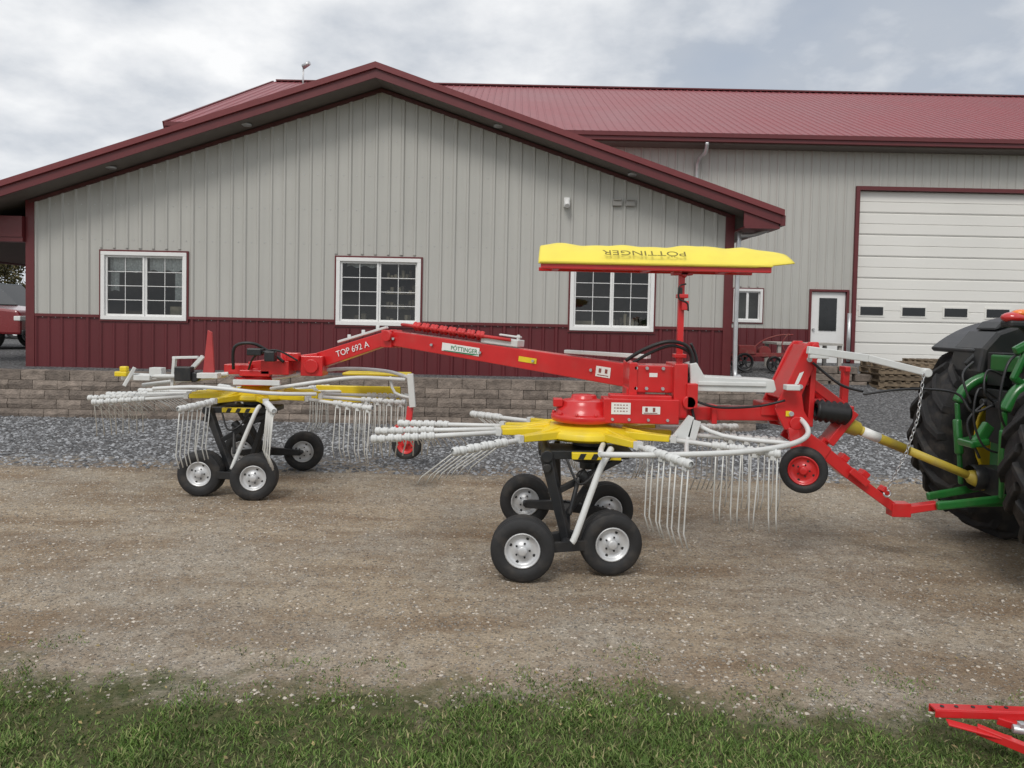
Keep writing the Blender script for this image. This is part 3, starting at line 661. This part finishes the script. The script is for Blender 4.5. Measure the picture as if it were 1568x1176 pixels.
H_.beam((2.08,5.42,.97),(2.34,5.42,.80),.02,.13,.02,.11).beam((2.08,5.58,.97),(2.34,5.58,.80),.02,.13,.02,.11).beam((2.10,5.5,.97),(2.36,5.5,.79),.14,.07).beam((2.22,5.49,.90),(2.52,5.48,.66),.13,.09).beam((2.46,5.48,.70),(2.87,5.42,.40),.10,.075,.09,.065)
H_.box((2.88,5.42,.41),(.14,.10,.10)).beam((2.88,5.42,.40),(3.14,5.38,.455),.08,.06,.08,.05)
for k in range(4):
    p=V(2.32,5.5,.86).lerp(V(2.8,5.43,.48),k/3.3); H_.box(p+V(.02,0,.030),(.06,.08,.045),Matrix.Rotation(.67,3,'Y'))
H_.beam((2.5,5.38,.70),(2.62,5.36,.60),.02,.05)
H_.obj('headstock_drawbar',RED,HR,.006)
Wt=MB(); Wt.beam((2.12,5.3,1.575),(2.55,5.3,1.525),.05,.055).beam((2.55,5.3,1.525),(2.97,5.3,1.43),.045,.05).box((2.2,5.3,1.53),(.14,.045,.03)).cyl((2.97,5.26,1.43),(2.97,5.34,1.43),.032)
Wt.obj('support_link',WHT,HR,.006)
cov=MB(); cov.prism([(1.32,1.25),(1.93,1.25),(1.95,1.27),(1.93,1.345),(1.42,1.36),(1.36,1.46),(1.31,1.45)],5.42,5.62).prism([(1.98,1.28),(2.08,1.28),(2.08,1.32),(1.98,1.32)],5.3,5.38).box((1.62,5.41,1.31),(.5,.012,.03))
cov.obj('white_cover',WHT,HR,.012)
st=MB()
def decal(mb,p,w,h,dirx=V(1,0,0),up=V(0,0,1)):
    p=Vector(p); mb.add([p-dirx*w/2-up*h/2,p+dirx*w/2-up*h/2,p+dirx*w/2+up*h/2,p-dirx*w/2+up*h/2],[(0,1,2,3)])
decal(st,(.80,5.346,1.12),.14,.085);decal(st,(1.02,5.346,1.11),.13,.055)
bd=(B_-A_).normalized(); nrm=bd.cross(V(0,0,1)).normalized(); 
if nrm.y>0: nrm=-nrm
upb=bd.cross(nrm).normalized(); 
if upb.z<0: upb=-upb
def onbeam(t,off,h=0): return A_.lerp(B_,t)+nrm*off+upb*h
decal(st,onbeam(.16,.069),.13,.085,-bd,upb); decal(st,onbeam(.68,.0675),.42,.075,-bd,upb); decal(st,(1.05,5.458,1.36),.06,.03)
decal(st,(2.11,5.415,1.36),.035,.10,V(.38,0,-.92).normalized().cross(V(0,1,0)),V(.38,0,.92).normalized())
st.obj('decals',STK,HR,fix=False)
s2_=MB(); decal(s2_,onbeam(.42,.068),.18,.045,-bd,upb); decal(s2_,(2.04,5.41,1.10),.04,.04); s2_.obj('yellow_decals',YEL,HR,fix=False)
s3=MB(); 
for r_ in range(3):
    for k in range(5): decal(s3,(.755+.022*k,5.344,1.145-.022*r_),random.uniform(.008,.018),.006)
for k in range(2): decal(s3,(.985+.055*k,5.344,1.115),.018,.03)
decal(s3,(1.015,5.344,1.09),.10,.005)
for k in range(2): decal(s3,onbeam(.15+.02*k,.071,.008),.022,.035,-bd,upb)
decal(s3,onbeam(.16,.071,-.028),.10,.006,-bd,upb)
s3.obj('decal_print',mat('print',(.25,.06,.05),.5),HR,fix=False)
s4=MB(); s4.add([onbeam(.748,.069,-.036),onbeam(.63,.069,-.036),onbeam(.59,.069,-.020),onbeam(.748,.069,-.030)],[(0,1,2,3)]); s4.obj('green_swoosh',TXG,HR,fix=False)
Rb=Matrix((( -bd.x,upb.x,nrm.x,0),(-bd.y,upb.y,nrm.y,0),(-bd.z,upb.z,nrm.z,0),(0,0,0,1)))
text('brand_text','PÖTTINGER',onbeam(.665,.069),.055,TXG,HR,Rb)
cd=(C_-B_).normalized(); n3=cd.cross(V(0,0,1)).normalized(); n3=-n3 if n3.y>0 else n3; u3=cd.cross(n3).normalized(); u3=-u3 if u3.z<0 else u3
Rc=Matrix(((-cd.x,u3.x,n3.x,0),(-cd.y,u3.y,n3.y,0),(-cd.z,u3.z,n3.z,0),(0,0,0,1)))
text('model_text','TOP 692 A',B_.lerp(C_,.50)+n3*.058,.085,TXTW,HR,Rc)
wb=MB(); wb.beam(A_.lerp(B_,.03)+V(0,-.03,.17),A_.lerp(B_,.30)+V(0,-.02,.115),.08,.035,.06,.03)
wb.beam(B_+V(-.05,.02,.10),B_.lerp(C_,.75)+V(0,.02,.13),.05,.025)
wb.beam(A_.lerp(B_,.46)+V(0,0,.125),A_.lerp(B_,.60)+V(0,0,.12),.12,.06).beam(A_.lerp(B_,.46)+V(0,0,.18),A_.lerp(B_,.54)+V(0,0,.18),.04,.015).beam(A_.lerp(B_,.47)+V(0,0,.1),A_.lerp(B_,.47)+V(0,0,.2),.03,.03)
for k in range(3): p=B_.lerp(C_,.2+.2*k)+V(0,.02,.12); wb.cyl(p,p+V(0,0,.05),.018)
wb.obj('white_beam_tops',WHT,HR,.006)
K=MB()
for row in range(3):
    for i in range(8):
        p=A_.lerp(B_,.60+.038*i)+V(0,-.09+.07*row,.115+(.035 if row!=1 else .06)-.03*row*.4)
        K.lathe(p,bd,[(.012,0),(.024,.01),(.027,.03),(.018,.042),(.018,.05),(.027,.058),(.027,.074),(.016,.086)],10)
    K.tube([A_.lerp(B_,.5)+V(0,-.09+.07*row,.145),A_.lerp(B_,.95)+V(0,-.09+.07*row,.145)],.013,8)
K.obj('stored_tine_arms',mat('red_plastic',(.55,.03,.03),.45),HR)
P_=MB(); P_.beam((1.27,5.6,1.44),(1.27,5.6,2.12),.045,.045).beam((1.27,5.6,2.10),(1.30,5.6,2.15),.10,.05).box((1.27,5.6,2.12),(.15,.1,.025)).box((1.27,5.57,1.95),(.08,.08,.03)).box((1.29,5.57,1.88),(.05,.08,.07)).box((1.27,5.6,1.50),(.09,.09,.03))
P_.bx(.20,1.90,5.46,5.50,2.130,2.175).bx(.20,1.90,5.90,5.94,2.14,2.17)
for x in(.3,1.0,1.6): P_.bx(x,x+.05,5.51,5.90,2.14,2.16)
P_.obj('curtain_post_rail',RED,HR,.005)
MB().tube([(1.29,5.54,2.04),(1.24,5.53,2.02),(1.24,5.53,1.93),(1.30,5.53,1.90),(1.31,5.53,1.84)],.007,6,4).box((1.25,5.55,1.98),(.03,.03,.07)).obj('post_latch',BLK,HR)
tb=MB(); vs=[];fs=[]; nx_=60; ny_=8
for i in range(nx_+1):
    x=.18+i/nx_*1.88
    for j in range(ny_+1):
        t_=j/ny_; y=5.44+.44*t_; z=2.170+.175*math.sin(t_*math.pi*.55)
        q_=i*40/60
        z+=(.008*math.sin(q_*.55)+.005*math.sin(q_*.23+1)+.004*math.sin(q_*1.3+2*t_))*t_
        y+=.010*math.sin(q_*.8+t_*3)*t_
        if q_>34: z-= .009*(q_-34)*(t_)*1.1; z+=.006*(q_-34)*(1-t_)
        if q_<3: z-=.010*(3-q_)*t_
        vs.append((x+(.03*t_ if i==0 else 0),y,z))
for i in range(nx_):
    for j in range(ny_):
        a=i*(ny_+1)+j; fs.append((a,a+ny_+1,a+ny_+2,a+1))
tb.add(vs,fs,True); o=tb.obj('swath_curtain',TARP,HR,fix=False); so=o.modifiers.new('s','SOLIDIFY'); so.thickness=.008
hem=MB(); hem.bx(.19,1.90,5.435,5.455,2.170,2.186); hem.obj('curtain_hem',TARP,HR,.004)
Rt=Matrix.Rotation(math.radians(40),4,'X')@Matrix.Rotation(math.pi,4,'Z')
text('curtain_text','PÖTTINGER',(.97,5.508,2.262),.115,TXTO,HR,Rt,ext=.001,sy=.72)
Ho=MB()
Ho.tube([(.85,5.5,1.46),(.98,5.45,1.55),(1.15,5.42,1.61),(1.30,5.45,1.57),(1.34,5.45,1.42),(1.27,5.45,1.28)],.014,8,6)
Ho.tube([(.9,5.5,1.44),(1.02,5.47,1.52),(1.18,5.44,1.58),(1.32,5.47,1.52),(1.31,5.47,1.38),(1.24,5.47,1.26)],.012,8,6)
Ho.tube([(1.33,5.5,1.6),(1.38,5.5,1.45),(1.33,5.45,1.2),(1.36,5.4,1.0)],.011,8,6)
Ho.tube([(-2.75,7.3,1.2),(-2.72,7.25,1.42),(-2.55,7.25,1.46),(-2.4,7.3,1.38),(-2.25,7.3,1.28)],.016,8,6)
Ho.tube([(-2.6,7.3,1.2),(-2.5,7.2,1.34),(-2.3,7.2,1.40),(-2.1,7.25,1.30)],.010,8,6)
Ho.tube([(2.2,5.4,1.48),(2.38,5.35,1.33),(2.55,5.35,1.28)],.010,8,6)
Ho.tube([(1.3,5.4,1.2),(1.5,5.38,1.14),(1.8,5.4,1.15),(2.0,5.38,1.2)],.009,8,6)
Ho.lathe((2.24,5.42,1.13),(1,-.05,-.1),[(.05,0),(.08,.01)]+[(.085 if k%2 else .066,.02+.022*k) for k in range(10)]+[(.05,.25)],20)
Ho.obj('hoses',HOSE,HR)
pt=MB(); a=V(2.5,5.5,1.02);b=V(3.58,5.55,.60); pt.cyl(a,a.lerp(b,.45),.036).cyl(a.lerp(b,.45),b,.031); pt.lathe(a,b-a,[(.065,-.02),(.055,.1),(.036,.12)],16); pt.lathe(b,a-b,[(.07,-.04),(.055,.1),(.031,.14)],16); pt.obj('pto_shaft',mat('pto_yellow',(.50,.38,.05),.5,dirt=.4),HR)
pw=MB(); pw.cyl(a.lerp(b,.12),a.lerp(b,.24),.0375); pw.obj('pto_label',STK,HR)
chn=MB(); pts=[V(2.93,5.25,1.41),V(2.90,5.25,1.1),V(2.84,5.27,.85),V(2.74,5.3,.60)]
tot=28
for k in range(tot):
    t_=k/(tot-1)*3; i=min(2,int(t_)); p=pts[i].lerp(pts[i+1],t_-i); dd=(pts[i+1]-pts[i]).normalized()
    s_=V(0,1,0) if k%2 else dd.cross(V(0,1,0)).normalized()
    ring=[p+dd*math.cos(q)*.021+s_*math.sin(q)*.010 for q in [j*math.pi/4 for j in range(9)]]
    chn.tube(ring,.0032,5)
hk=[(2.73+.025*math.sin(q),5.3,.55+.025*math.cos(q)) for q in [j*.7 for j in range(8)]]
chn.tube(hk,.007,6)
chn.obj('chain',GAL,HR)
wheel(HR,(2.12,5.30,.71),(.42,1,0),.165,.11,'front_jack_wheel',RED,RUB,.62)
J=MB(); J.beam((2.08,5.42,1.0),(2.12,5.38,.71),.03,.08).cyl((2.11,5.28,.71),(2.16,5.42,.71),.03)
J.beam((-1.0,7.35,.86),(-1.02,7.33,.62),.05,.06).box((-1.03,7.3,.66),(.22,.12,.04)).beam((-1.05,7.22,.66),(-1.02,7.22,.5),.02,.06).beam((-1.05,7.38,.66),(-1.02,7.38,.5),.02,.06)
J.obj('jack_wheel_brackets',RED,HR,.006)
wheel(HR,(-1.02,7.3,.49),(.25,1,0),.15,.10,'rear_jack_wheel',RED,RUB,.6)
for (cx_,cy_) in ((.6,5.09),(-2.62,7.14)):
    MB().box((cx_,cy_,.815),(.34,.05,.045)).obj('hub_plate',YEL,HR,.004)
    sp=MB()
    for k in range(3): x_=cx_-.13+k*.09; sp.add([(x_,cy_-.027,.795),(x_+.04,cy_-.027,.795),(x_+.06,cy_-.027,.835),(x_+.02,cy_-.027,.835)],[(0,1,2,3)])
    sp.obj('hazard_stripes',BLK,HR,fix=False)

# ------------------------------------------------------------ TRACTOR
TR=empty('tractor')
def farm_wheel(c,r,w,name,nlug=22):
    cx,cy,cz=c; h=w/2; t=MB()
    t.lathe(c,(0,1,0),[(r*.56,-h*.8),(r*.62,-h*.96),(r*.8,-h),(r*.91,-h*.9),(r*.945,-h*.6),(r*.955,0),(r*.945,h*.6),(r*.91,h*.9),(r*.8,h),(r*.62,h*.96),(r*.56,h*.8)],56)
    for s_ in(-1,1):
        for k in range(nlug):
            a0=2*math.pi*(k+(.5 if s_>0 else 0))/nlug; vs=[]
            for u in range(4):
                f=u/3; yy=cy+s_*h*(-.04+1.0*f); an=a0+.30*f; rb=r*(.93 if f<.9 else .80); rt=r*(1.0 if f<.9 else .93)
                hw=.034
                for rr_,da in((rb,-hw*1.3),(rt,-hw*.8),(rt,hw*.8),(rb,hw*1.3)):
                    vs.append((cx+math.cos(an+da/r*1.0)*rr_,yy,cz+math.sin(an+da/r)*rr_))
            fs=[(0,1,2,3),(12,15,14,13)]
            for u in range(3):
                o_=u*4; fs+=[(o_,o_+4,o_+5,o_+1),(o_+1,o_+5,o_+6,o_+2),(o_+2,o_+6,o_+7,o_+3)]
            t.add(vs,fs)
    t.obj(name+'_tyre',RUBL,TR,.006)
    q=MB()
    for s_ in(-1,1):
        q.lathe(c,(0,s_,0),[(r*.57,h*.8),(r*.60,h*.99),(r*.56,h*.98),(r*.53,h*.6),(r*.5,h*.4),(r*.3,h*.2),(r*.18,h*.3),(r*.16,h*.5),(0,h*.5)],40)
    q.obj(name+'_rim',RYEL,TR)
AX=4.08;AR=.88;AF=4.28
farm_wheel((AX,4.68,AR),AR,.46,'rear_wheel_near'); farm_wheel((AF,6.18,AR),AR,.44,'rear_wheel_far')
farm_wheel((AX+2.6,4.8,.62),.62,.36,'front_wheel_near',18); farm_wheel((AX+2.6,6.1,.62),.62,.36,'front_wheel_far',18)
def sector(y0_,y1_,ri,ro,a0,a1,cx,mb,n_=24):
    vs=[];fs=[]
    for k in range(n_+1):
        a=math.radians(a0+(a1-a0)*k/n_)
        for rr_ in(ri,ro):
            for y_ in(y0_,y1_): vs.append((cx+math.cos(a)*rr_,y_,AR+math.sin(a)*rr_))
    for k in range(n_):
        o_=4*k; fs+=[(o_,o_+4,o_+5,o_+1),(o_+2,o_+3,o_+7,o_+6),(o_,o_+2,o_+6,o_+4),(o_+1,o_+5,o_+7,o_+3)]
    fs+=[(0,1,3,2),(4*n_,4*n_+2,4*n_+3,4*n_+1)]
    mb.add(vs,fs)
ff_=MB(); sector(5.82,6.42,.91,.955,72,133,AF,ff_); sector(5.82,5.85,.70,.93,90,140,AF,ff_); ff_.obj('far_fender',FEND,TR,.02)
fm=MB(); fm.prism([(3.68,1.22),(3.62,1.42),(3.65,1.60),(3.76,1.73),(3.95,1.80),(4.3,1.82),(4.3,1.3),(3.9,1.15)],5.72,6.12); fm.prism([(3.76,1.74),(3.82,1.81),(4.0,1.86),(4.3,1.87),(4.3,1.80),(3.9,1.77)],5.76,6.05)
fm.obj('fender_housing',FEND,TR,.05)
fg=MB(); sector(4.55,5.12,.96,1.0,60,116,AX,fg); sector(5.08,5.12,.62,.98,60,118,AX,fg)
fg.obj('green_fenders',GRN,TR,.01)
bd_=MB(); bd_.bx(3.70,5.2,5.2,5.68,.62,1.12).bx(3.82,4.6,5.2,5.65,1.12,1.42).bx(4.2,7.4,5.2,5.65,.7,1.2).bx(5.7,7.6,5.05,5.8,1.15,1.9)
bd_.beam((3.6,5.3,.50),(3.12,5.34,.47),.04,.05).beam((4.0,5.25,.6),(3.10,5.32,.46),.04,.06).beam((4.0,5.68,.6),(3.20,5.62,.46),.04,.06)
bd_.tube([(3.87,5.17,1.34),(3.70,5.16,1.40),(3.54,5.15,1.33),(3.45,5.15,1.18)],[.045]*19,8,6).tube([(3.87,5.70,1.34),(3.68,5.71,1.38),(3.53,5.72,1.30),(3.46,5.72,1.18)],[.04]*19,8,6)
bd_.beam((3.45,5.15,1.18),(3.50,5.22,.55),.035,.035).beam((3.46,5.72,1.18),(3.48,5.66,.55),.035,.035)
bd_.cyl((3.455,5.15,1.05),(3.48,5.19,.78),.032).cyl((3.46,5.71,1.05),(3.47,5.68,.78),.032)
bd_.beam((3.50,5.45,.93),(3.36,5.45,.90),.18,.05).beam((3.52,5.42,1.05),(3.42,5.40,.90),.05,.09)
bd_.box((3.68,5.45,1.50),(.10,.32,.12)).beam((3.62,5.12,1.68),(3.48,5.12,1.60),.05,.06).beam((3.57,5.12,1.62),(3.49,5.14,1.40),.045,.045).beam((3.49,5.14,1.42),(3.62,5.15,1.34),.045,.045)
bd_.cyl((AX,4.9,AR),(AF,6.0,AR),.16)
bd_.obj('body',GRN,TR,.014)
bk=MB(); bk.bx(3.62,3.72,5.25,5.62,.90,1.30).bx(3.57,3.70,5.35,5.6,.52,.72).box((3.74,5.3,1.45),(.16,.2,.2)).box((3.72,5.58,1.45),(.14,.18,.25))
for k in range(4): bk.cyl((3.54,5.28+.09*k,1.2),(3.62,5.28+.09*k,1.2),.028)
bk.tube([(3.5,5.35,1.2),(3.35,5.35,1.15),(3.25,5.4,1.28),(2.9,5.4,1.30),(2.6,5.45,1.25)],.009,8,6)
bk.tube([(3.5,5.45,1.2),(3.38,5.45,1.05),(3.45,5.4,.8)],.01,8,6).tube([(3.55,5.15,1.6),(3.42,5.1,1.5),(3.38,5.10,1.2),(3.5,5.15,1.0)],.009,8,6).tube([(3.5,5.6,1.5),(3.36,5.5,1.4),(3.4,5.45,1.2)],.009,8,6)
bk.tube([(3.52,5.35,1.25),(3.36,5.3,1.32),(3.32,5.28,1.1),(3.42,5.3,.9),(3.6,5.3,.85)],.008,8,6).tube([(3.62,5.4,1.4),(3.45,5.35,1.45),(3.40,5.3,1.3),(3.5,5.35,1.22)],.008,8,6)
bk.lathe((3.58,5.55,.63),(-1,0,0),[(.09,0),(.10,.08),(.09,.1)],20)
bk.obj('hydraulics',BLK,TR,.006)
cb=MB(); 
for x in(4.85,5.6):
    for y in(4.95,5.9): cb.beam((x,y,1.5),(x+(.06 if x<5 else -.08),y,2.55),.06,.06)
cb.bx(4.8,5.65,4.9,5.95,2.55,2.7).bx(4.83,5.62,4.93,5.92,1.2,1.55)
cb.obj('cab_frame',GRN,TR,.03)
MB().bx(4.9,5.55,4.97,5.88,1.56,2.54).obj('cab_glass',DGL,TR)
l1=MB(); l1.sph((3.48,5.14,1.835),.065,16,(1.35,1.0,.62)); l1.obj('tail_lamp_red',LAMPR,TR)
l2=MB(); l2.sph((3.53,5.13,1.865),.05,16,(1.5,1.0,.6)); l2.obj('tail_lamp_orange',LAMPO,TR)
MB().box((3.51,5.14,1.79),(.18,.12,.05)).beam((3.53,5.14,1.79),(3.63,5.12,1.70),.05,.06).obj('lamp_base',BLK,TR,.015)

# ------------------------------------------------------------ red implement in front right
FI=empty('red_implement_frame')
f=MB()
f.beam((1.80,3.06,.155),(3.0,3.03,.155),.05,.010).beam((1.80,3.084,.140),(3.0,3.054,.140),.006,.032).beam((1.80,3.036,.140),(3.0,3.006,.140),.006,.032)
f.beam((1.83,3.0,.125),(2.06,2.93,.095),.05,.008).beam((1.94,2.98,.11),(2.38,2.72,.02),.035,.035).beam((2.06,3.04,.12),(2.6,2.80,.03),.035,.03).beam((2.45,3.03,.13),(2.45,3.03,.0),.04,.04).beam((2.95,3.03,.13),(2.95,3.03,.0),.04,.04)
f.obj('frame_rails',RED,FI,.003)
h=MB()
for x in(1.84,1.90,1.97,2.04,2.11): h.cyl((x,3.057,.160),(x,3.057,.164),.008,n=10)
h.obj('bolt_heads',BLK,FI)
MB().cyl((2.08,2.97,.12),(2.14,2.95,.12),.018).box((2.11,2.96,.142),(.025,.025,.02)).obj('fitting',GAL,FI,.003)

# ------------------------------------------------------------ cars (left, far)
def car(name,x0,y,z,L,H,col,kind):
    E=empty(name); paint=mat(name+'_paint',col,.25,coat=.8,var=.03); w=1.85
    if kind=='suv': body=[(0,.35),(0,.75),(-.06,.98),(-1.1,1.08),(-L+.15,1.08),(-L,.95),(-L,.35)]; roof=[(-.95,1.07),(-1.75,H),(-L+.75,H),(-L+.15,1.07)]
    else: body=[(0,.4),(0,.85),(-.08,1.0),(-1.25,1.12),(-L+.05,1.12),(-L,1.0),(-L,.4)]; roof=[(-1.15,1.11),(-1.85,H),(-3.1,H),(-3.3,1.11)]
    MB().prism([(x0+a,z+b) for a,b in body],y,y+w).obj('body',paint,E,.06)
    MB().prism([(x0+a,z+b) for a,b in roof],y+.12,y+w-.12).obj('cabin',DGL,E,.05)
    rr=MB(); rr.bx(x0+roof[1][0]-.02,x0+roof[2][0]+.02,y+.13,y+w-.13,z+H-.03,z+H+.03)
    for (a,b),(c_,d_) in((roof[0],roof[1]),(roof[3],roof[2])): rr.beam((x0+a,y+.11,z+b),(x0+c_,y+.11,z+d_),.04,.08)
    xm=x0+(roof[1][0]+roof[2][0])/2; rr.beam((xm,y+.11,z+1.08),(xm,y+.11,z+H),.04,.09); rr.obj('roof',paint,E,.02)
    for i,xx in enumerate((x0-.85,x0-L+.95)):
        for yy in(y+.08,y+w-.08): wheel(E,(xx,yy,z+.36),(0,1,0),.36,.24,'wheel',RIM,RUB,.6)
    b=MB(); b.bx(x0-.03,x0+.05,y+.05,y+w-.05,z+.38,z+.52); b.obj('bumper',BLK,E,.03)
    l=MB(); l.bx(x0-.16,x0+.01,y-.01,y+.3,z+.74,z+.86); l.obj('lamp',STK,E,.02)
car('parked_pickup',-11.98,18.0,.72,5.4,1.75,(.22,.015,.02),'pickup')
car('parked_suv',-15.6,24.5,.72,4.8,1.85,(.06,.075,.095),'suv')
car('parked_car',-19.5,30,.72,4.6,1.7,(.3,.3,.3),'suv')

# ------------------------------------------------------------ trees
TL,NT,LT,BT=newmat('tree_leaves'); g=NT.new('ShaderNodeNewGeometry'); cr=NT.new('ShaderNodeValToRGB')
cr.color_ramp.elements[0].color=(.03,.035,.015,1); cr.color_ramp.elements[1].color=(.13,.10,.035,1); LT.new(g.outputs['Random Per Island'],cr.inputs[0]); LT.new(cr.outputs[0],BT.inputs['Base Color']); BT.inputs['Roughness'].default_value=.8
BARK=mat('bark',(.09,.07,.055),.9,bump=.5)
def tree(x,y,z,H,sp,nl=2600,name='deciduous_tree'):
    E=empty(name); b=MB(); tips=[]
    b.tube([(x,y,z-.2),(x+.05*H*.1,y,z+H*.3),(x,y,z+H*.55),(x+.1,y,z+H*.85)],[H*.028,H*.022,H*.014,H*.004],8)
    for k in range(16):
        t_=random.uniform(.22,.8); a=random.uniform(0,6.28); l=sp*random.uniform(.55,1)*(1.1-.7*abs(t_-.45)); p=V(x,y,z+H*t_)
        q=p+V(math.cos(a)*l*.5,math.sin(a)*l*.5,l*.35); e_=p+V(math.cos(a)*l,math.sin(a)*l,l*random.uniform(.4,.8))
        b.tube([p,q,e_],[H*.010,H*.006,H*.002],6); tips+=[q,e_,(q+e_)/2]
    tips+=[V(x,y,z+H*.9),V(x,y,z+H*.75)]
    b.obj('trunk',BARK,E)
    c=np.array([list(random.choice(tips)) for _ in range(nl)])+rng.normal(0,sp*.15,(nl,3)); s=H*.014
    Q=c[:,None,:]+rng.normal(0,s,(nl,4,3)); 
    o=fastmesh('leaves',Q.reshape(-1,3).astype(np.float32),np.arange(4*nl).astype(np.int32),np.full(nl,4),TL); o.parent=E
tree(-39.8,58,.75,5.4,2.0); tree(-46,62,.75,7,2.6); tree(-34,66,.75,6,2.2,1800)
n=30000; xx=rng.uniform(-420,420,n); base=7+3*np.sin(xx*.05)+2*np.sin(xx*.17+1)+1.5*np.sin(xx*.4)
c=np.stack([xx,330+rng.normal(0,6,n),rng.random(n)**.7*base],1); Q=c[:,None,:]+rng.normal(0,.9,(n,4,3))
fastmesh('distant_tree_line',Q.reshape(-1,3).astype(np.float32),np.arange(4*n).astype(np.int32),np.full(n,4),TL)

# ------------------------------------------------------------ sky, sun, camera
Wd=bpy.data.worlds.new('World'); S.world=Wd; Wd.use_nodes=True; N=Wd.node_tree.nodes; L=Wd.node_tree.links
bg=N['Background']; tc=N.new('ShaderNodeTexCoord')
sky=N.new('ShaderNodeTexSky'); sky.sky_type='NISHITA'; sky.sun_disc=False; sky.sun_elevation=math.radians(48); sky.sun_rotation=math.radians(200)
sv=N.new('ShaderNodeVectorMath'); sv.operation='SCALE'; sv.inputs['Scale'].default_value=.10; L.new(sky.outputs[0],sv.inputs[0])
sp_=N.new('ShaderNodeSeparateXYZ'); L.new(tc.outputs['Generated'],sp_.inputs[0])
zz=mth('ADD',mth('MAXIMUM',sp_.outputs[2],0),.30)
cx=N.new('ShaderNodeCombineXYZ'); L.new(mth('DIVIDE',sp_.outputs[0],zz),cx.inputs[0]); L.new(mth('DIVIDE',sp_.outputs[1],zz),cx.inputs[1]); cx.inputs[2].default_value=3.7
n1=noise(1.5,7,cx.outputs[0],.5); n2=noise(4.0,7,cx.outputs[0],.55)
cl=mth('ADD',mth('MULTIPLY',n1,.68),mth('MULTIPLY',n2,.32))
cloud=mix(mrange(cl,.41,.58),(.47,.51,.57),(.93,.935,.94))
cover=mrange(n1,.30,.42,.78,.97)
skyc=mix(cover,sv.outputs[0],cloud)
skyc=mix(mrange(sp_.outputs[2],0,.25,.5,0),skyc,(.78,.81,.85))
L.new(skyc,bg.inputs['Color']); bg.inputs['Strength'].default_value=1.08
sl_=bpy.data.lights.new('sun','SUN'); sl_.energy=1.5; sl_.angle=math.radians(20); sl_.color=(1,.96,.9)
so=bpy.data.objects.new('sun',sl_); COL.objects.link(so)
el=math.radians(48); az=math.radians(200)
dirv=V(math.sin(az)*math.cos(el),math.cos(az)*math.cos(el),math.sin(el)); so.rotation_euler=dirv.to_track_quat('Z','Y').to_euler()
cam=bpy.data.cameras.new('camera'); cam.lens=26; cam.sensor_width=36; cam.shift_y=-.038; cam.clip_end=3000; cam.clip_start=.05
co=bpy.data.objects.new('camera',cam); COL.objects.link(co)
co.matrix_world=Matrix.Translation((0,0,1.75))@Matrix.Rotation(math.radians(88),4,'X')@Matrix.Rotation(.021,4,'Z')
S.camera=co
S.view_settings.view_transform='Standard'; S.view_settings.look='None'; S.view_settings.exposure=0
